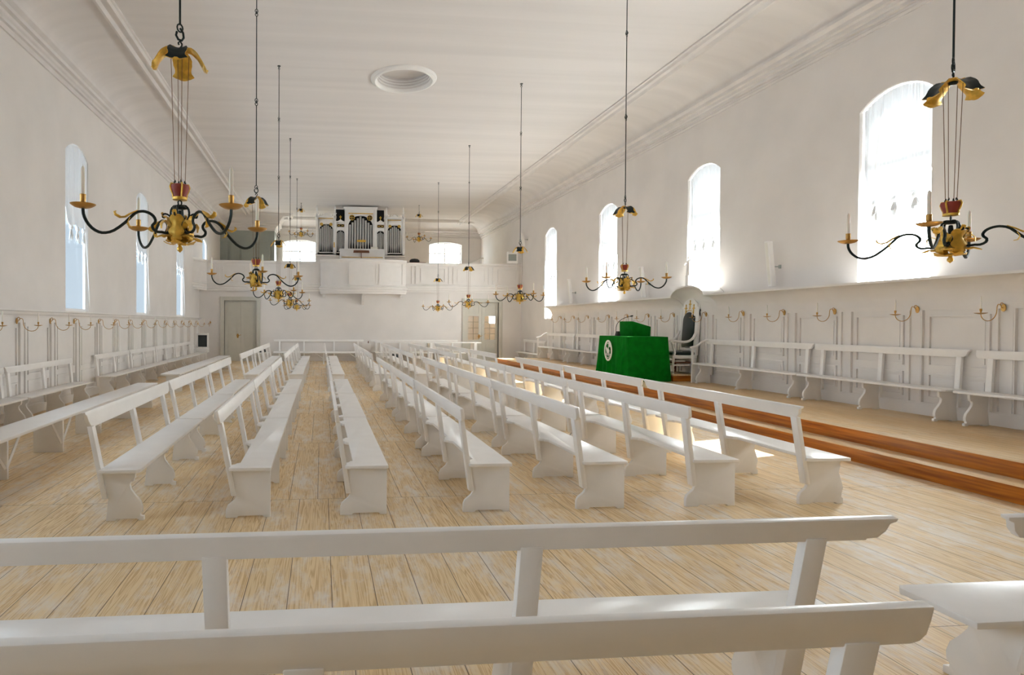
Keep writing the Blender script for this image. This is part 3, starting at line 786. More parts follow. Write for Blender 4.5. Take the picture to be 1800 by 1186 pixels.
    for k in range(4):
        a = k * PI / 2; ca, sa = math.cos(a), math.sin(a)
        arm = MB().tube([(p[0] * ca, p[0] * sa, p[1]) for p in smooth([(r, z, 0) for r, z in ARM])], .0095, 6).build('arm', M['iron'], root)
        c0 = (.61 * ca, .61 * sa, 0)
        MB().lathe([(.0, -.016), (.022, -.014), (.045, -.008), (.062, .002), (.07, .008), (.071, .011), (.066, .010), (.045, .0), (.02, -.004), (0, -.004)], c0, 20).build('drip_pan', M['brass'], arm)
        MB().lathe([(.0, -.004), (.011, 0), (.009, .012), (.014, .02), (.0165, .03), (.0165, .06), (.018, .066), (.016, .068), (0, .062)], c0, 10).build('socket', M['brass'], arm)
        MB().lathe([(.0125, .06), (.0115, .215), (.006, .228), (.0015, .232), (.0012, .242), (0, .242)], c0, 10).build('candle', M['wax'], arm)
        lf = MB(); d = Vector((ca, sa, 0)); s = Vector((-sa, ca, 0))
        leaf(lf, [d * r + Vector((0, 0, z)) for r, z in ((.285, .018), (.325, -.008), (.36, -.035), (.395, -.042), (.425, -.028), (.432, -.008), (.418, -.002))], [.006, .016, .020, .018, .014, .011, .004], s, .004, lobes=2, cup=-.4)
        leaf(lf, [d * r + Vector((0, 0, z)) for r, z in ((.335, -.03), (.35, -.06), (.338, -.085), (.318, -.088))], [.008, .013, .011, .004], s, .004)
        lf.build('arm_leaf', M['gold'], arm, angle=60)
    return root
CH = [(-.93, 4.04, 41), (-.93, 8.64, 14), (-.93, 13.1, 35), (-.95, 18.2, 20), (-.95, 23.2, 55), (4.58, 3.98, 31), (4.58, 8.70, 39), (4.58, 13.50, 10), (4.57, 18.32, 86), (4.57, 23.24, 9), (-.95, 27.9, 30), (4.55, 27.8, 15)]
c0 = make_chandelier()
for i, (x, y, a) in enumerate(CH):
    o = c0 if i == 0 else copy_tree(c0)
    o['group'] = 'gilt candle chandeliers'
    if i < 5: o['label'] = 'gilt and black iron candle chandelier, %s from near end of the left row' % ORD[i]
    elif i < 10: o['label'] = 'gilt and black iron candle chandelier, %s from near end of the right row' % ORD[i - 5]
    else: o['label'] = 'small looking chandelier hung high in the gallery %s of the organ' % ('left', 'right')[i - 10]
    dz = 0
    o.location = (x, y, 2.33); o.rotation_euler = (0, 0, math.radians(a))
# the two gallery chandeliers hang on short rods, higher
for o in [q for q in COL.objects if q.name.startswith('chandelier') and q.location.y > 27]:
    left = o.location.x < 0
    o.location.z = 5.83 if left else 5.68
    for ch in list(o.children):
        if ch.name.startswith('suspension_rod'):
            L = ZC - o.location.z
            me = MB().tube([(0, 0, 1.24), (0, 0, L)], .007, 6).lathe([(0, -.012), (.035, -.01), (.035, 0)], (0, 0, L), 10).mesh('suspension_rod', M['iron'])
            ch.data = me

# ------------------------------------------------------------------ wall sconces
SP = [(.015, 0), (.035, .004), (.05, .03), (.072, .045), (.095, .035), (.105, .0), (.11, -.06), (.135, -.115), (.18, -.155), (.24, -.172), (.30, -.155), (.335, -.12), (.345, -.085)]
def make_sconce():
    r = thing('wall_sconce', 'x', 'sconce')
    p = MB(); p.prism([(.028 * math.cos(2 * PI * k / 12), .05 * math.sin(2 * PI * k / 12)) for k in range(12)], 'x', 0, .012)
    p.tube(smooth([(.01, 0, .045), (.03, 0, .065), (.05, 0, .055), (.05, 0, .03), (.035, 0, .03)]), .005, 5)
    p.build('wall_plate', M['brass'], r)
    MB().tube([(q[0], 0, q[1]) for q in smooth([(a, z, 0) for a, z in SP])], .005, 5).build('arm', M['brass'], r)
    c = (.345, 0, -.075)
    MB().lathe([(0, -.012), (.02, -.010), (.05, -.002), (.066, .005), (.066, .008), (.04, .001), (0, -.002)], c, 16).build('drip_pan', M['brass'], r)
    MB().lathe([(.008, 0), (.007, .02), (.013, .03), (.014, .06), (0, .058)], c, 10).build('socket', M['brass'], r)
    MB().lathe([(.0105, .055), (.009, .2), (.005, .218), (.0012, .222), (.001, .23), (0, .23)], c, 10).build('candle', M['wax'], r)
    return r
s0 = make_sconce(); used = False
LS = [9.5] + [10.63, 11.88, 12.98, 14.36, 15.45, 16.52, 17.81, 19.1, 20.2, 21.4, 22.57, 23.81, 25.09]
RS = [5.8, 6.96, 8.08, 9.51, 10.63, 11.74, 12.95, 14.21, 15.37, 16.48, 17.59, 19.03, 20.14, 21.28]
for i, y in enumerate(LS):
    o = s0 if i == 0 else copy_tree(s0)
    o['label'] = 'brass candle sconce on the left wainscot, %s from the near end' % ORD[i]; o['group'] = 'brass wall sconces'
    o.location = (XL + .075, y, 1.665); o.rotation_euler = (0, 0, random.uniform(-.06, .06))
for i, y in enumerate(RS):
    o = copy_tree(s0)
    o['label'] = 'brass candle sconce on the right wainscot, %s from the near end' % ORD[i]; o['group'] = 'brass wall sconces'
    o.location = (PXW - .075, y, 1.89); o.rotation_euler = (0, 0, PI + random.uniform(-.06, .06))
o = copy_tree(s0); o['label'] = 'lone brass candle sconce on the back wall beside the left door'; o['group'] = 'brass wall sconces'
o.location = (-4.75, YB, 1.665); o.rotation_euler = (0, 0, -PI / 2)

# ------------------------------------------------------------------ presiding table, lectern, chair
TX0, TX1, TY0, TY1, TZ = 6.93, 7.90, 13.02, 14.36, 1.375
t = thing('table', 'plain wooden table hidden under the green cloth on the platform', 'table', (0, 0, PZ))
MB().box(TX0 + .03, TX1 - .03, TY0 + .03, TY1 - .03, .97, 1.01).build('table_top', M['brown'], t)
for x in (TX0 + .1, TX1 - .1):
    for y in (TY0 + .1, TY1 - .1): MB().box(x - .035, x + .035, y - .035, y + .035, 0, .97).build('leg', M['brown'], t)
def cloth():
    b = MB(); loop = []
    N = 40
    def side(p, q, n): return [(p[0] + (q[0] - p[0]) * i / n, p[1] + (q[1] - p[1]) * i / n) for i in range(n)]
    c = [(TX0, TY0), (TX1, TY0), (TX1, TY1), (TX0, TY1)]
    base = side(c[0], c[1], 26) + side(c[1], c[2], 40) + side(c[2], c[3], 26) + side(c[3], c[0], 56)
    n = len(base); rows = []
    cx, cy = (TX0 + TX1) / 2, (TY0 + TY1) / 2
    for i in range(13):
        q = i / 12; row = []
        for k, (x, y) in enumerate(base):
            px_, py_ = 0, 0
            if k < 26: nx, ny, u = 0, -1, k / 26
            elif k < 66: nx, ny, u = 1, 0, (k - 26) / 40
            elif k < 92: nx, ny, u = 0, 1, (k - 66) / 26
            else: nx, ny, u = -1, 0, (k - 92) / 56
            front = k >= 92
            # big corner folds and soft pleats on the front, nearly plain on the near side
            edge = math.exp(-(u * 10) ** 2) + math.exp(-((1 - u) * 10) ** 2)
            fold = .030 * math.sin(u * 38) + .012 * math.sin(u * 21 + 1) if front else .006 * math.sin(u * 9 + 2)
            deep = (-.06 * math.exp(-((u - .84) * 22) ** 2) - .06 * math.exp(-((u - .93) * 26) ** 2) + .05 * math.exp(-((u - .885) * 24) ** 2)) if front else 0
            o = q * (.03 + .05 * edge + fold * (1 + q) * .7 + deep * 1.4) + .008
            row.append((x + nx * o, y + ny * o, TZ - q * (TZ - PZ - .012)))
        rows.append(row)
    vs = [p for r in rows for p in r]; fs = []
    for i in range(12):
        for k in range(n): fs.append((i * n + k, i * n + (k + 1) % n, (i + 1) * n + (k + 1) % n, (i + 1) * n + k))
    fs.append(list(range(n)))
    b.add(vs, fs)
    return b
tc = tag(cloth().build('tablecloth', M['cloth'], angle=60), 'long green velvet cloth with a white oval emblem, covering the platform table', 'tablecloth')
# embroidered oval: ring, lamb with a banner and small leaf sprays
e = MB(); EXx = TX0 - .085; EYc, EZc, ER, EH = 13.76, 1.03, .19, .25
def ov(r, h, x, n=40, y0=EYc, z0=EZc): return [(x, y0 + r * math.cos(2 * PI * k / n), z0 + h * math.sin(2 * PI * k / n)) for k in range(n)]
a = ov(ER, EH, EXx); c = ov(ER - .045, EH - .045, EXx - .002); n = 40
e.add(a + c + ov(ER, EH, EXx + .012) + ov(ER - .045, EH - .045, EXx + .012), [(k, (k + 1) % n, n + (k + 1) % n, n + k) for k in range(n)] + [(2 * n + k, k, (k + 1) % n, 2 * n + (k + 1) % n)[::-1] for k in range(n)] + [(n + k, 3 * n + k, 3 * n + (k + 1) % n, n + (k + 1) % n) for k in range(n)])
NB = [0]
def blob(dy, dz, r, h):
    NB[0] += 1; q_ = .0004 * NB[0]
    e.prism([(EYc + dy + r * math.cos(2 * PI * k / 12), EZc + dz + h * math.sin(2 * PI * k / 12)) for k in range(12)], 'x', EXx - .004 - q_, EXx + .01)
blob(0, -.01, .075, .05); blob(.075, .05, .03, .032); blob(.045, .02, .035, .05)
for dy in (-.055, -.03, .03, .055): blob(dy, -.085, .010, .045)
e.prism([(EYc - .03, EZc - .02), (EYc - .018, EZc - .02), (EYc - .035, EZc + .19), (EYc - .047, EZc + .19)], 'x', EXx - .0035, EXx + .0095)
e.prism([(EYc - .04, EZc + .18), (EYc - .125, EZc + .15), (EYc - .10, EZc + .125), (EYc - .12, EZc + .09), (EYc - .035, EZc + .10)], 'x', EXx - .003, EXx + .009)
for k in range(22):
    w = 2 * PI * k / 22
    if abs(math.sin(w)) > .3: blob((ER - .07) * math.cos(w), (EH - .075) * math.sin(w), .010, .012)
e.build('emblem', M['paper'], tc)
# sloping lectern under the same green cloth
l = MB(); LX0, LX1, LY0, LY1 = 7.37, 7.82, 13.60, 14.22
l.prism([(LX0, TZ), (LX1, TZ), (LX1 + .01, 1.605), (LX0 - .005, 1.735)], 'y', LY0, LY1)
tag(l.build('lectern', M['cloth'], bevel=.012), 'small sloping lectern draped in green, standing on the green table', 'lectern')
# microphone
t = thing('microphone', 'black gooseneck microphone on a box base, on the green table before the lectern', 'microphone', (7.13, 13.85, TZ + .004))
MB().prism([(-.05, 0), (.05, 0), (.03, .11), (-.02, .11)], 'y', -.055, .055).build('base', M['black'], t, bevel=.006)
MB().tube(smooth([(-.03, .02, .09), (-.03, .02, .20), (.0, .0, .31), (.08, -.05, .40), (.18, -.11, .455), (.235, -.145, .47)]), .007, 6).build('gooseneck', M['black'], t)
MB().tube([(.235, -.145, .47), (.262, -.162, .478), (.29, -.18, .484)], [.012, .017, .014], 8).build('capsule', M['black'], t)
# dais and chair
b = MB(); b.box(8.08, 8.78, 13.08, 14.0, PZ, .475)
tag(b.build('dais', M['riser'], bevel=.006), 'low orange pine step under the high chair', 'step')
b = MB(); b.box(8.06, 8.78, 13.06, 14.02, .475, .505)
b.build('dais_top', M['plat'], bevel=.004).parent = bpy.data.objects['dais']
CZ = .505
t = thing('armchair', 'tall white armchair with dark green leather back and gilt carving, on the step', 'chair', (8.70, 13.52, CZ), PI)
# local: chair faces +x, width along y; back at x = 0
W2 = .32
def turned(x, y, z0, z1):
    H = z1 - z0
    return MB().lathe([(.024, 0), (.03, .02 * H), (.02, .06 * H), (.028, .12 * H), (.022, .2 * H), (.03, .3 * H), (.018, .42 * H), (.032, .55 * H), (.02, .68 * H), (.03, .8 * H), (.034, .86 * H), (.034, H)], (x, y, z0), 10)
for x, y in ((.02, -W2), (.02, W2), (.55, -W2), (.55, W2)): turned(x, y, 0, .36).build('leg', M['white'], t)
b = MB(); b.box(-.01, .585, -W2 - .035, W2 + .035, .36, .44); b.box(.0, .04, -W2, W2, .19, .225); b.box(.53, .57, -W2, W2, .19, .225)
b.box(0, .57, -W2 - .02, -W2 + .02, .19, .225); b.box(0, .57, W2 - .02, W2 + .02, .19, .225)
b.build('seat_frame', M['white'], t, bevel=.006)
b = MB(); b.box(.02, .575, -W2, W2, .44, .515); b.build('seat_cushion', M['leather'], t, bevel=.025)
def lean(b): return b.xf(Matrix.Translation((0, 0, .44)) @ Matrix.Rotation(-.07, 4, 'Y') @ Matrix.Translation((0, 0, -.44)))
b = MB()
for y in (-W2, W2): b.box(-.03, .03, y - .035, y + .035, .44, 1.52)
# pointed gable with shaped outline
g = [(-W2 - .035, 1.36), (W2 + .035, 1.36), (W2 + .035, 1.52), (W2 - .02, 1.56), (W2 - .06, 1.60), (W2 - .07, 1.66), (W2 - .14, 1.72), (.06, 1.80), (.03, 1.86), (0, 1.88), (-.03, 1.86), (-.06, 1.80), (-W2 + .14, 1.72), (-W2 + .07, 1.66), (-W2 + .06, 1.60), (-W2 + .02, 1.56), (-W2 - .035, 1.52)]
b.prism(g, 'x', -.025, .02)
b.box(-.02, .02, -W2, W2, .53, .60); b.box(-.02, .015, -W2, -W2 + .10, .6, 1.36); b.box(-.02, .015, W2 - .10, W2, .6, 1.36)
for y in (-W2, W2): b.lathe([(.03, 0), (.036, .02), (.02, .04), (.026, .07), (.008, .11), (0, .13)], (0, y, 1.52), 8)
lean(b).build('back_frame', M['white'], t, bevel=.006)
b = MB(); b.prism([(-.215, .63), (.215, .63)] + arch(0, .215, 1.24, 1.45, 12)[::-1], 'x', -.005, .045)
lean(b).build('back_cushion', M['leather'], t, bevel=.014)
b = MB()
for yy, zz in ((0, 1.60), (-.15, 1.50), (.15, 1.50)):
    b.box(.02, .032, yy - .01, yy + .01, zz - .08, zz + .12); b.box(.02, .032, yy - .045, yy + .045, zz + .03, zz + .05); b.lathe([(0, -.02), (.02, 0), (0, .02)], (.026, yy, zz + .12), 6)
b.tube([(.03, -.17, 1.40), (.03, -.10, 1.475), (.03, 0, 1.50), (.03, .10, 1.475), (.03, .17, 1.40)], .008, 5)
lean(b).build('gilt_carving', M['gold'], t)
for y in (-W2 - .01, W2 + .01):
    b = MB(); b.tube(smooth([(0, y, 1.0), (.06, y, .86), (.16, y, .775), (.3, y, .745), (.45, y, .755), (.56, y, .765), (.60, y, .74), (.59, y, .71), (.565, y, .72)]), [.03] * 17, 8)
    b.tube(smooth([(.55, y, .73), (.58, y, .67), (.55, y, .58), (.52, y, .50), (.55, y, .42)]), .026, 8)
    b.build('armrest', M['white'], t)
b = MB(); b.tube([(.30, 0, .36), (.30, 0, .30), (.30, 0, .2), (.30, 0, .03)], [.02, .03, .022, .02], 8); b.box(.05, .55, -W2, W2, .255, .28)
b.build('stretcher', M['brown'], t)
tag(MB().box(8.24, 8.48, 13.25, 13.46, CZ + .284, CZ + .32).build('hymn_book', M['paper'], bevel=.004), 'white book lying on the shelf below the seat of the high chair', 'book')
# statuette on the arch
t = thing('statuette', 'small white statuette of a robed figure on a pedestal above the arched ledge', 'statuette', (8.50, 13.2, 2.565))
MB().box(-.05, .05, -.06, .06, 0, .24).build('pedestal', M['plain'], t, bevel=.008)
b = MB(); b.lathe([(.0, .24), (.055, .245), (.05, .30), (.04, .38), (.045, .46), (.05, .52), (.042, .57), (.018, .595), (.016, .605), (.028, .62), (.032, .645), (.022, .675), (0, .685)], seg=10, sx=.8)
b.tube(smooth([(0, .03, .55), (-.02, .09, .53), (-.03, .12, .49)]), [.02, .02, .018, .015, .012], 6); b.tube(smooth([(0, -.03, .55), (-.02, -.08, .56), (-.03, -.10, .62)]), [.02, .02, .018, .015, .012], 6)
b.tube([(.02, .05, .25), (.03, .06, .33), (.03, .05, .45)], [.02, .028, .015], 6)
b.build('figure', M['plain'], t)
# candle bracket by the chair is one of the sconces; column loudspeakers on swivel brackets
for i, (y, zb, H, nm) in enumerate(((10.95, 2.41, .88, 'nearest of the row, before the second window'), (15.62, 2.40, .83, 'middle of the row, near the chandelier'), (20.40, 2.39, .86, 'farthest of the row above the ledge'), (25.4, 5.05, .65, 'small one high beside the gallery'))):
    t = thing('column_speaker', 'slim white column loudspeaker on the right wall, ' + nm, 'loudspeaker', (8.86, y, zb), 0, 'white column loudspeakers')
    b = MB(); b.prism([(-.03, 0), (-.13, 0), (-.13 - .09, H), (-.03 - .09, H)], 'y', -.05, .05); b.build('cabinet', M['plain'], t, bevel=.006)
    MB().prism([(-.131, .03), (-.135, .03), (-.135 - .085, H - .03), (-.131 - .085, H - .03)], 'y', -.035, .035).build('grille', M['paper'], t)
    b = MB(); b.box(.06, .09, -.02, .02, H * .40, H * .48); b.tube([(.07, 0, H * .44), (-.08, 0, H * .44)], .012, 6); b.build('bracket', M['grey'], t)

# ------------------------------------------------------------------ organ
OY = 28.0
ox = lambda zx: -.677 + .002996 * zx
oz = lambda zy: 7.465 - .002979 * zy
org = thing('pipe_organ', 'white Gothic pipe organ with grey pipes and gilt trim, on the gallery', 'organ', (0, 0, 0))
b = MB()
b.box(ox(135), ox(1530), OY + .35, OY + .9, 3.25, oz(330))
b.box(ox(585), ox(1085), OY + .3, OY + .9, 3.25, oz(140))
b.box(ox(135), ox(1530), OY, OY + .35, 3.25, oz(850))
struct_ = b.build('case_body', M['panel'], org)
b = MB()
def frame(xa, xb, za, zb, oxa, oxb, oza, ozs, ozt):
    """front board with an arched opening"""
    if ozt > ozs: top = arch((oxa + oxb) / 2, (oxb - oxa) / 2, ozs, ozt, 12)
    else: top = [(oxa, ozs), (oxb, ozs)]
    b.box(xa, oxa, OY, OY + .06, za, zb); b.box(oxb, xb, OY, OY + .06, za, zb)
    b.box(oxa, oxb, OY, OY + .06, za, oza)
    b.prism(top + [(oxb, zb), (oxa, zb)], 'y', OY, OY + .06)
for xa, xb in ((135, 445), (1210, 1530)):
    d = 0 if xa < 500 else 60
    frame(ox(xa), ox(xb), oz(885), oz(285), ox(188 if xa < 500 else 1258), ox(402 if xa < 500 else 1475), oz(835), oz(480), oz(395))
    b.box(ox(xa) - .02, ox(xb) + .02, OY - .05, OY + .4, oz(300), oz(272)); b.box(ox(xa) - .03, ox(xb) + .03, OY - .07, OY + .4, oz(900), oz(878))
    for q in (.0, .5, 1): pass
    b.prism([(ox(xa + 90), oz(272)), (ox(xa + 220), oz(272)), (ox(xa + 195), oz(258)), (ox(xa + 155), oz(228)), (ox(xa + 115), oz(258))], 'y', OY - .03, OY + .03)
    for q in range(8): b.lathe([(.03, 0), (.035, .04), (.012, .07), (.02, .10), (0, .12)], (ox(xa + 25 + q * 38), OY, oz(272)), 6)
for xa, xb, oa, ob in ((445, 590, 457, 580), (1085, 1210, 1090, 1203)):
    frame(ox(xa), ox(xb), oz(885), oz(355), ox(oa), ox(ob), oz(835), oz(530), oz(488))
    b.box(ox(xa), ox(xb), OY - .03, OY + .3, oz(365), oz(350))
frame(ox(590), ox(1085), oz(885), oz(140), ox(640), ox(1022), oz(808), oz(400), oz(255))
b.box(ox(562), ox(1095), OY - .08, OY + .6, oz(150), oz(125)); b.box(ox(575), ox(1090), OY - .04, OY + .5, oz(165), oz(150))
b.box(ox(1040), ox(1085), OY - .05, OY, oz(780), oz(165)); b.box(ox(585), ox(610), OY - .03, OY, oz(780), oz(165))
for zx in (150, 432, 1235, 1505):                       # pinnacles
    b.box(ox(zx) - .045, ox(zx) + .045, OY - .05, OY + .05, oz(870), oz(240))
    b.lathe([(.075, 0), (.075, .05), (.03, .07), (.05, .14), (.03, .17), (.045, .23), (.018, .27), (.035, .31), (.008, .36), (.022, .385), (0, .41)], (ox(zx), OY, oz(240)), 8)
b.build('case_front', M['white'], org, bevel=.004)
b = MB()
for zx, top in ((517, 350), (1143, 355)):               # little crosses
    b.prism([(ox(zx - 40), oz(350)), (ox(zx + 40), oz(350)), (ox(zx + 12), oz(330)), (ox(zx), oz(322)), (ox(zx - 12), oz(330))], 'y', OY - .03, OY + .03)
b.build('cresting', M['white'], org)
b = MB()
for zx in (517, 1143):
    b.box(ox(zx - 6), ox(zx + 6), OY - .02, OY + .02, oz(325), oz(262)); b.box(ox(zx - 18), ox(zx + 18), OY - .02, OY + .02, oz(290), oz(278))
b.box(ox(640), ox(1025), OY - .012, OY, oz(232), oz(218)); b.box(ox(180), ox(400), OY - .012, OY, oz(318), oz(308)); b.box(ox(1255), ox(1470), OY - .012, OY, oz(325), oz(315))
b.box(ox(775), ox(912), OY - .03, OY - .005, oz(672), oz(640)); b.box(ox(412), ox(426), OY - .075, OY - .05, oz(765), oz(685))
for zx, zy, r in ((695, 290, 39), (975, 290, 39), (222, 403, 18), (368, 403, 18), (1293, 415, 18), (1438, 415, 18)):
    R = r * .003; c = (ox(zx), oz(zy))
    b.tube([(c[0] + R * math.cos(2 * PI * k / 20), OY - .01, c[1] + R * math.sin(2 * PI * k / 20)) for k in range(20)], .014 if r > 20 else .02, 5, True)
    b.box(c[0] - R, c[0] + R, OY - .018, OY - .004, c[1] - .012, c[1] + .012); b.box(c[0] - .012, c[0] + .012, OY - .018, OY - .004, c[1] - R, c[1] + R)
for zx in (490, 548, 1118, 1172):
    c = (ox(zx), oz(420))
    for s in (-1, 1): b.tube([(c[0] - .07, OY - .012, c[1] - s * .05), (c[0] + .07, OY - .012, c[1] + s * .05)], .010, 4)
b.build('gilding', M['gold'], org)
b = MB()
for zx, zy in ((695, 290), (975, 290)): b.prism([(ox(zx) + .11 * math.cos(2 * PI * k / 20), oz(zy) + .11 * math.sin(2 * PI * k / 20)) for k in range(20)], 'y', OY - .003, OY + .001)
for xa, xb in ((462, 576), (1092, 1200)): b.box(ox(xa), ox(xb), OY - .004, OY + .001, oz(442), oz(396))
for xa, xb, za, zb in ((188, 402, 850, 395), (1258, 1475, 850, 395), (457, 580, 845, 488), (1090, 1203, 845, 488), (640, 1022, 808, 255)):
    b.box(ox(xa), ox(xb), OY + .22, OY + .24, oz(za), oz(zb))  # near-black backing behind the pipes, shade painted as colour
b.box(ox(447), ox(583), OY + .26, OY + .9, oz(356), oz(150)); b.box(ox(1087), ox(1208), OY + .26, OY + .9, oz(356), oz(150))  # black boxes painting the shade beside the centre tower
b.build('dark_inlay_and_shade', M['dark'], org)
def pipes(xa, xb, n, base, bdip, tops, mouth):
    w = (xb - xa) / n
    for k in range(n):
        x = ox(xa + w * (k + .5)); u = abs((k + .5) / n * 2 - 1); r = w * .003 * .40
        zb = oz(base + bdip * (1 - u)); zt = oz(tops(u)); zm = oz(mouth(u))
        MB().lathe([(.012, 0), (r, zm - zb), (r * 1.0, zm - zb + .002), (r * 1.08, zm - zb + .01), (r, zm - zb + .02), (r, zt - zb), (0, zt - zb)], (x, OY + .12, zb), 10).build('pipe', M['tin'], org)
pipes(190, 400, 7, 800, 50, lambda u: 400 + 80 * u ** 1.3, lambda u: 740 - 70 * u)
pipes(1260, 1474, 7, 810, 50, lambda u: 410 + 80 * u ** 1.3, lambda u: 750 - 70 * u)
pipes(458, 580, 5, 800, 40, lambda u: 495 + 40 * u, lambda u: 745 - 60 * u)
pipes(1090, 1203, 5, 800, 40, lambda u: 500 + 40 * u, lambda u: 745 - 60 * u)
pipes(642, 1020, 9, 800, 0, lambda u: 265 + 150 * u ** 1.1, lambda u: 715 - 60 * u)
c = thing('organ_console', 'low white organ console box with brown music desk, before the pipes', 'console', (0, 0, 3.25))
b = MB(); b.box(ox(505), ox(1190), 27.35, 27.85, 0, oz(820) - 3.25); b.box(ox(498), ox(1196), 27.3, 27.9, oz(820) - 3.25, oz(806) - 3.25); b.build('body', M['plain'], c, bevel=.01)
b = MB(); b.box(ox(530), ox(1160), 27.34, 27.352, oz(940) - 3.25, oz(930) - 3.25); b.build('gilt_line', M['gold'], c)
b = MB(); b.prism([(ox(705), oz(872) - 3.25), (ox(950), oz(872) - 3.25), (ox(945), oz(835) - 3.25), (ox(710), oz(835) - 3.25)], 'y', 27.20, 27.24); b.tube([(ox(828), 27.25, oz(870) - 3.25), (ox(828), 27.27, oz(950) - 3.25)], .02, 6); b.build('music_desk', M['brown'], c)
tag(MB().box(ox(978), ox(1085), 27.4, 27.62, oz(806), oz(770)).build('book', M['paper'], bevel=.01), 'thick white book lying on the organ console', 'book')
# things by the gallery parapet
t = thing('music_stand', 'low red brown stand under a dark bag, right of the organ', 'stand', (4.3, 27.2, 3.25))
MB().box(-.45, .45, -.2, .2, 1.16, 1.20).build('top', M['brown'], t, bevel=.006)
for x in (-.35, .35): MB().box(x - .03, x + .03, -.15, .15, 0, 1.16).build('leg', M['brown'], t)
b = MB(); b.lathe([(.0, 0), (.2, .0), (.24, .05), (.22, .12), (.15, .17), (0, .19)], (4.25, 27.2, 4.45), 12, sx=1, sy=.6)
tag(b.build('bag', M['black']), 'crumpled dark bag lying on the brown stand in the gallery', 'bag')
t = thing('hymn_board', 'white framed number board leaning at the right end of the gallery parapet', 'board', (8.45, 25.93, 4.34))
b = MB(); b.box(-.25, -.19, 0, .06, 0, .52); b.box(.19, .25, 0, .06, 0, .52); b.box(-.19, .19, 0, .06, .42, .52); b.box(-.19, .19, 0, .06, .0, .12); b.build('frame', M['plain'], t, bevel=.004)
MB().box(-.19, .19, .03, .05, .12, .42).build('board_face', M['grey'], t)
t = thing('handrail', 'short white handrail at the right rear of the gallery', 'rail', (8.0, 31.8, 3.25))
MB().tube([(-.1, 0, 1.62), (.6, 0, 1.95), (.75, 0, 1.96)], .035, 8).build('rail', M['plain'], t)
for x, zz in ((0, 1.66), (.6, 1.94)): MB().tube([(x, 0, 0), (x, 0, zz)], .03, 8).build('post', M['plain'], t)

# ------------------------------------------------------------------ things along the back wall
r = thing('bench', 'long white bench against the back wall between the doors, left half', 'bench', (-2.05, YB - .46, 0), -PI / 2 + PI)
r.rotation_euler = (0, 0, -PI / 2)
bench_parts(r, 3.9, [.25, 1.3, 2.6, 3.65], ('straight', 'plain'), .36, lean=.12, rail_z=.94, seat_tabs=False, rail_ext=(0, 0), rail_h=.09)
r = thing('bench', 'long white bench against the back wall between the doors, right half', 'bench', (2.15, YB - .46, 0), -PI / 2)
bench_parts(r, 3.9, [.25, 1.3, 2.6, 3.65], ('straight', 'plain'), .36, lean=.12, rail_z=.94, seat_tabs=False, rail_ext=(0, 0), rail_h=.09)
def trestle(lab, x0, x1, y0, y1, z, legs, name='trestle_bench', cat='bench', brace=True, lw=.05):
    t = thing(name, lab, cat)
    MB().box(x0, x1, y0, y1, z - .035, z).build('top', M['plain'], t, bevel=.005)
    for x in legs:
        for y in (y0 + .05, y1 - .05): MB().box(x - lw / 2, x + lw / 2, y - lw / 2, y + lw / 2, 0, z - .035).build('leg', M['plain'], t)
        if brace: MB().tube([(x, (y0 + y1) / 2, .2), (x - .35, (y0 + y1) / 2, z - .05)], .022, 4).build('brace', M['plain'], t)
    return t
trestle('white trestle bench standing before the back wall bench, left half', -1.93, 2.0, 24.2, 24.6, .47, (-1.3, .1, 1.5))
trestle('white trestle bench standing before the tall white table', 2.2, 5.9, 24.0, 24.4, .47, (2.6, 4.0, 5.6))
trestle('long bright white table before the back wall, ending near the glazed door', 2.25, 6.75, 24.75, 25.45, .87, (2.5, 4.6, 6.5), 'table', 'table', False, .10)
t = thing('storage_box', 'grey white tilted box standing on the back wall bench near its middle', 'box', (1.93, 25.89, .438), 0)
MB().prism([(-.17, 0), (.17, 0), (.21, .33), (-.16, .38)], 'y', -.12, .12).build('body', M['panel'], t, bevel=.01)
MB().tube([(.10, 0, .35), (.11, 0, .45)], .02, 6).build('knob', M['brown'], t)
b = MB(); b.lathe([(0, 0), (.15, 0), (.2, .03), (.19, .10), (.08, .15), (0, .15)], (-2.45, 24.9, .445), 12)
t = thing('stool', 'low white stool near the left door, carrying a dark cushion', 'stool', (-2.45, 24.9, 0))
MB().box(-.3, .3, -.18, .18, .41, .445).build('seat', M['plain'], t, bevel=.004)
for x in (-.24, .24):
    for y in (-.12, .12): MB().box(x - .02, x + .02, y - .02, y + .02, 0, .41).build('leg', M['plain'], t)
tag(b.build('cushion', M['black']), 'black cushion lying on the low stool near the left door', 'cushion')
t = thing('document_case', 'black upright case on the floor beneath the right trestle bench', 'case', (3.0, 24.6, 0), .3)
MB().box(-.16, .16, -.07, .07, .0, .38).build('body', M['black'], t, bevel=.012)
MB().tube([(-.05, 0, .37), (-.05, 0, .41), (.05, 0, .41), (.05, 0, .37)], .01, 6).build('handle', M['black'], t)
# framed dark screen on the left corner bench
t = thing('notice_stand', 'white frame with a dark screen, standing on the left rear corner bench', 'display', (-4.90, 25.2, .435), -.12)
MB().box(-.26, .26, -.12, .12, 0, .17).build('base', M['plain'], t, bevel=.006)
b = MB(); b.box(-.26, -.19, .03, .09, .17, .78); b.box(.19, .26, .03, .09, .17, .78); b.box(-.19, .19, .03, .09, .70, .78); b.box(-.19, .19, .03, .09, .17, .22); b.build('frame', M['plain'], t, bevel=.004)
MB().box(-.19, .19, .05, .07, .22, .70).build('screen', M['screen'], t)
b = MB(); b.box(-.10, .08, -.10, .0, .17, .20); b.build('leaflets', M['paper'], t)

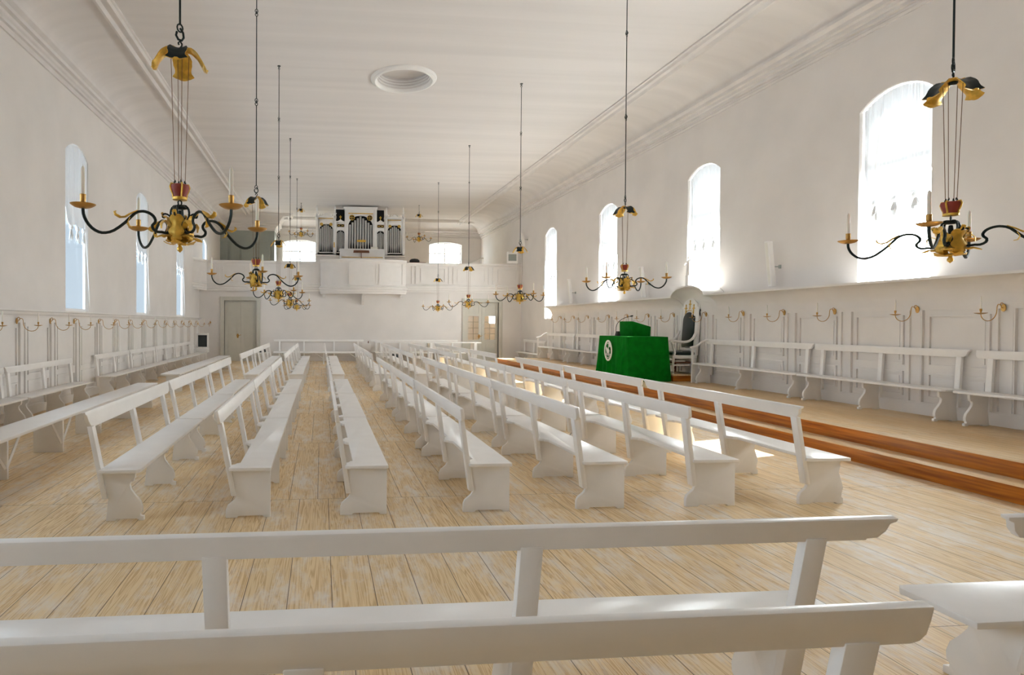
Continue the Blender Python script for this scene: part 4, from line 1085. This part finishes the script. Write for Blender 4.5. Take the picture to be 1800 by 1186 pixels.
# trees outside the gallery windows
for i, (x, y, h) in enumerate(((-3.5, 46, 6.5), (1.5, 51, 6.2), (8.5, 52, 6.0), (13.5, 46, 6.6))):
    t = thing('tree', 'green tree outside the %s gallery window, %s one' % (('left', 'left', 'right', 'right')[i], ('left', 'right', 'left', 'right')[i]), 'tree', (x, y, -.5), 0, 'trees outside')
    MB().tube([(0, 0, 0), (.05, 0, 2), (0, 0, 4)], [.2, .16, .1], 8).build('trunk', M['brown'], t)
    b = MB()
    for k in range(60):
        a = random.random() * 6.28; rr = random.random() ** .5 * 1.9; zz = random.uniform(2.2, h); s = random.uniform(.35, .7)
        f = 1 - .5 * abs(zz - 4) / 3
        b.lathe([(0, -s), (s * .8, -s * .4), (s, .1), (s * .6, s * .6), (0, s * .8)], (rr * f * math.cos(a), rr * f * math.sin(a), zz), 7)
    b.build('crown', M['tree'], t, angle=10, recalc=False)
b = MB(); b.box(-80, 80, 34, 120, -.6, -.5); 
struct(b.build('ground', mat('neutral_bounce_ground', (.34, .33, .31, 1), .9, noise=.4, nscale=.5)), cat='ground')  # unseen ground, made pale grey to keep green bounce off the gallery

# ------------------------------------------------------------------ light
SUN_DIR = Vector((-1, -.31, -.86)).normalized()
sun = bpy.data.lights.new('sun', 'SUN'); sun.energy = 30; sun.angle = math.radians(.6); sun.color = (1, .95, .86)
so = bpy.data.objects.new('sun', sun); COL.objects.link(so); so.rotation_euler = SUN_DIR.to_track_quat('-Z', 'Y').to_euler(); so.location = (20, 20, 15)
w = bpy.data.worlds.new('sky'); SC.world = w; w.use_nodes = True
nt = w.node_tree; N = nt.nodes; K = nt.links.new
bg = N['Background']; tcw = N.new('ShaderNodeTexCoord'); sx = N.new('ShaderNodeSeparateXYZ'); K(tcw.outputs['Generated'], sx.inputs[0])
mr = N.new('ShaderNodeMapRange'); mr.inputs['From Min'].default_value = -1; mr.inputs['From Max'].default_value = 1; K(sx.outputs[0], mr.inputs[0])
rp = N.new('ShaderNodeValToRGB'); K(mr.outputs[0], rp.inputs[0])
rp.color_ramp.elements[0].color = (.72, .82, .95, 1); rp.color_ramp.elements[1].color = (.97, .98, 1.0, 1)
rp.color_ramp.elements[0].position = .4; rp.color_ramp.elements[1].position = .6
ms = N.new('ShaderNodeValToRGB'); K(mr.outputs[0], ms.inputs[0])      # brightness of the sky round the building
cr = ms.color_ramp
cr.elements[0].position = 0; cr.elements[0].color = (.34, .34, .34, 1); cr.elements[1].position = 1; cr.elements[1].color = (1, 1, 1, 1)
for p_, v_ in ((.18, .34), (.26, .023), (.44, .023), (.49, .35), (.7, 1)):
    e_ = cr.elements.new(p_); e_.color = (v_, v_, v_, 1)
mm = N.new('ShaderNodeMath'); mm.operation = 'MULTIPLY'; mm.inputs[1].default_value = 27; K(ms.outputs[0], mm.inputs[0]); ms = mm
K(rp.outputs[0], bg.inputs[0]); K(ms.outputs[0], bg.inputs[1])
def portal(loc, rot, sx_, sy_):
    l = bpy.data.lights.new('portal', 'AREA'); l.shape = 'RECTANGLE'; l.size = sx_; l.size_y = sy_; l.cycles.is_portal = True
    o = bpy.data.objects.new('window_portal', l); COL.objects.link(o); o.location = loc; o.rotation_euler = rot
zc = (W0 + WT) / 2; hh = WT - W0
for y in WY_L: portal((XL - .30, y, zc), (0, -PI / 2, 0), hh, 2 * WW)
for y in WY: portal((XR + .30, y, zc), (0, PI / 2, 0), hh, 2 * WW)
for xc, hw, zs, zt in GW: portal((xc, YG + .3, (GS + zt) / 2), (-PI / 2, 0, 0), 2 * hw, zt - GS)

# ------------------------------------------------------------------ camera
cam = bpy.data.cameras.new('camera'); co = bpy.data.objects.new('camera', cam); COL.objects.link(co); SC.camera = co
F, PX_, PY_ = 1050., 660., 581.
cam.sensor_fit = 'HORIZONTAL'; cam.sensor_width = 36; cam.lens = 36 * F / 1800
cam.shift_x = (900 - PX_) / 1800; cam.shift_y = (PY_ - 593) / 1800
cam.clip_start = .05; cam.clip_end = 300
Rm = Matrix.Rotation(-.0902784, 3, 'Z') @ Matrix.Rotation(PI / 2 - .0119731, 3, 'X') @ Matrix.Rotation(.0045, 3, 'Z')
co.matrix_world = Matrix.Translation((0, 0, 1.65)) @ Rm.to_4x4()

vs_ = SC.view_settings
SC.display_settings.display_device = 'sRGB'
vs_.view_transform = 'Standard'; vs_.look = 'None'; vs_.gamma = 1; vs_.use_curve_mapping = False; vs_.exposure = 0.63
cy = SC.cycles
cy.use_denoising = True; cy.max_bounces = 12; cy.diffuse_bounces = 7; cy.transparent_max_bounces = 12; cy.caustics_reflective = False; cy.caustics_refractive = False
cy.sample_clamp_indirect = 8
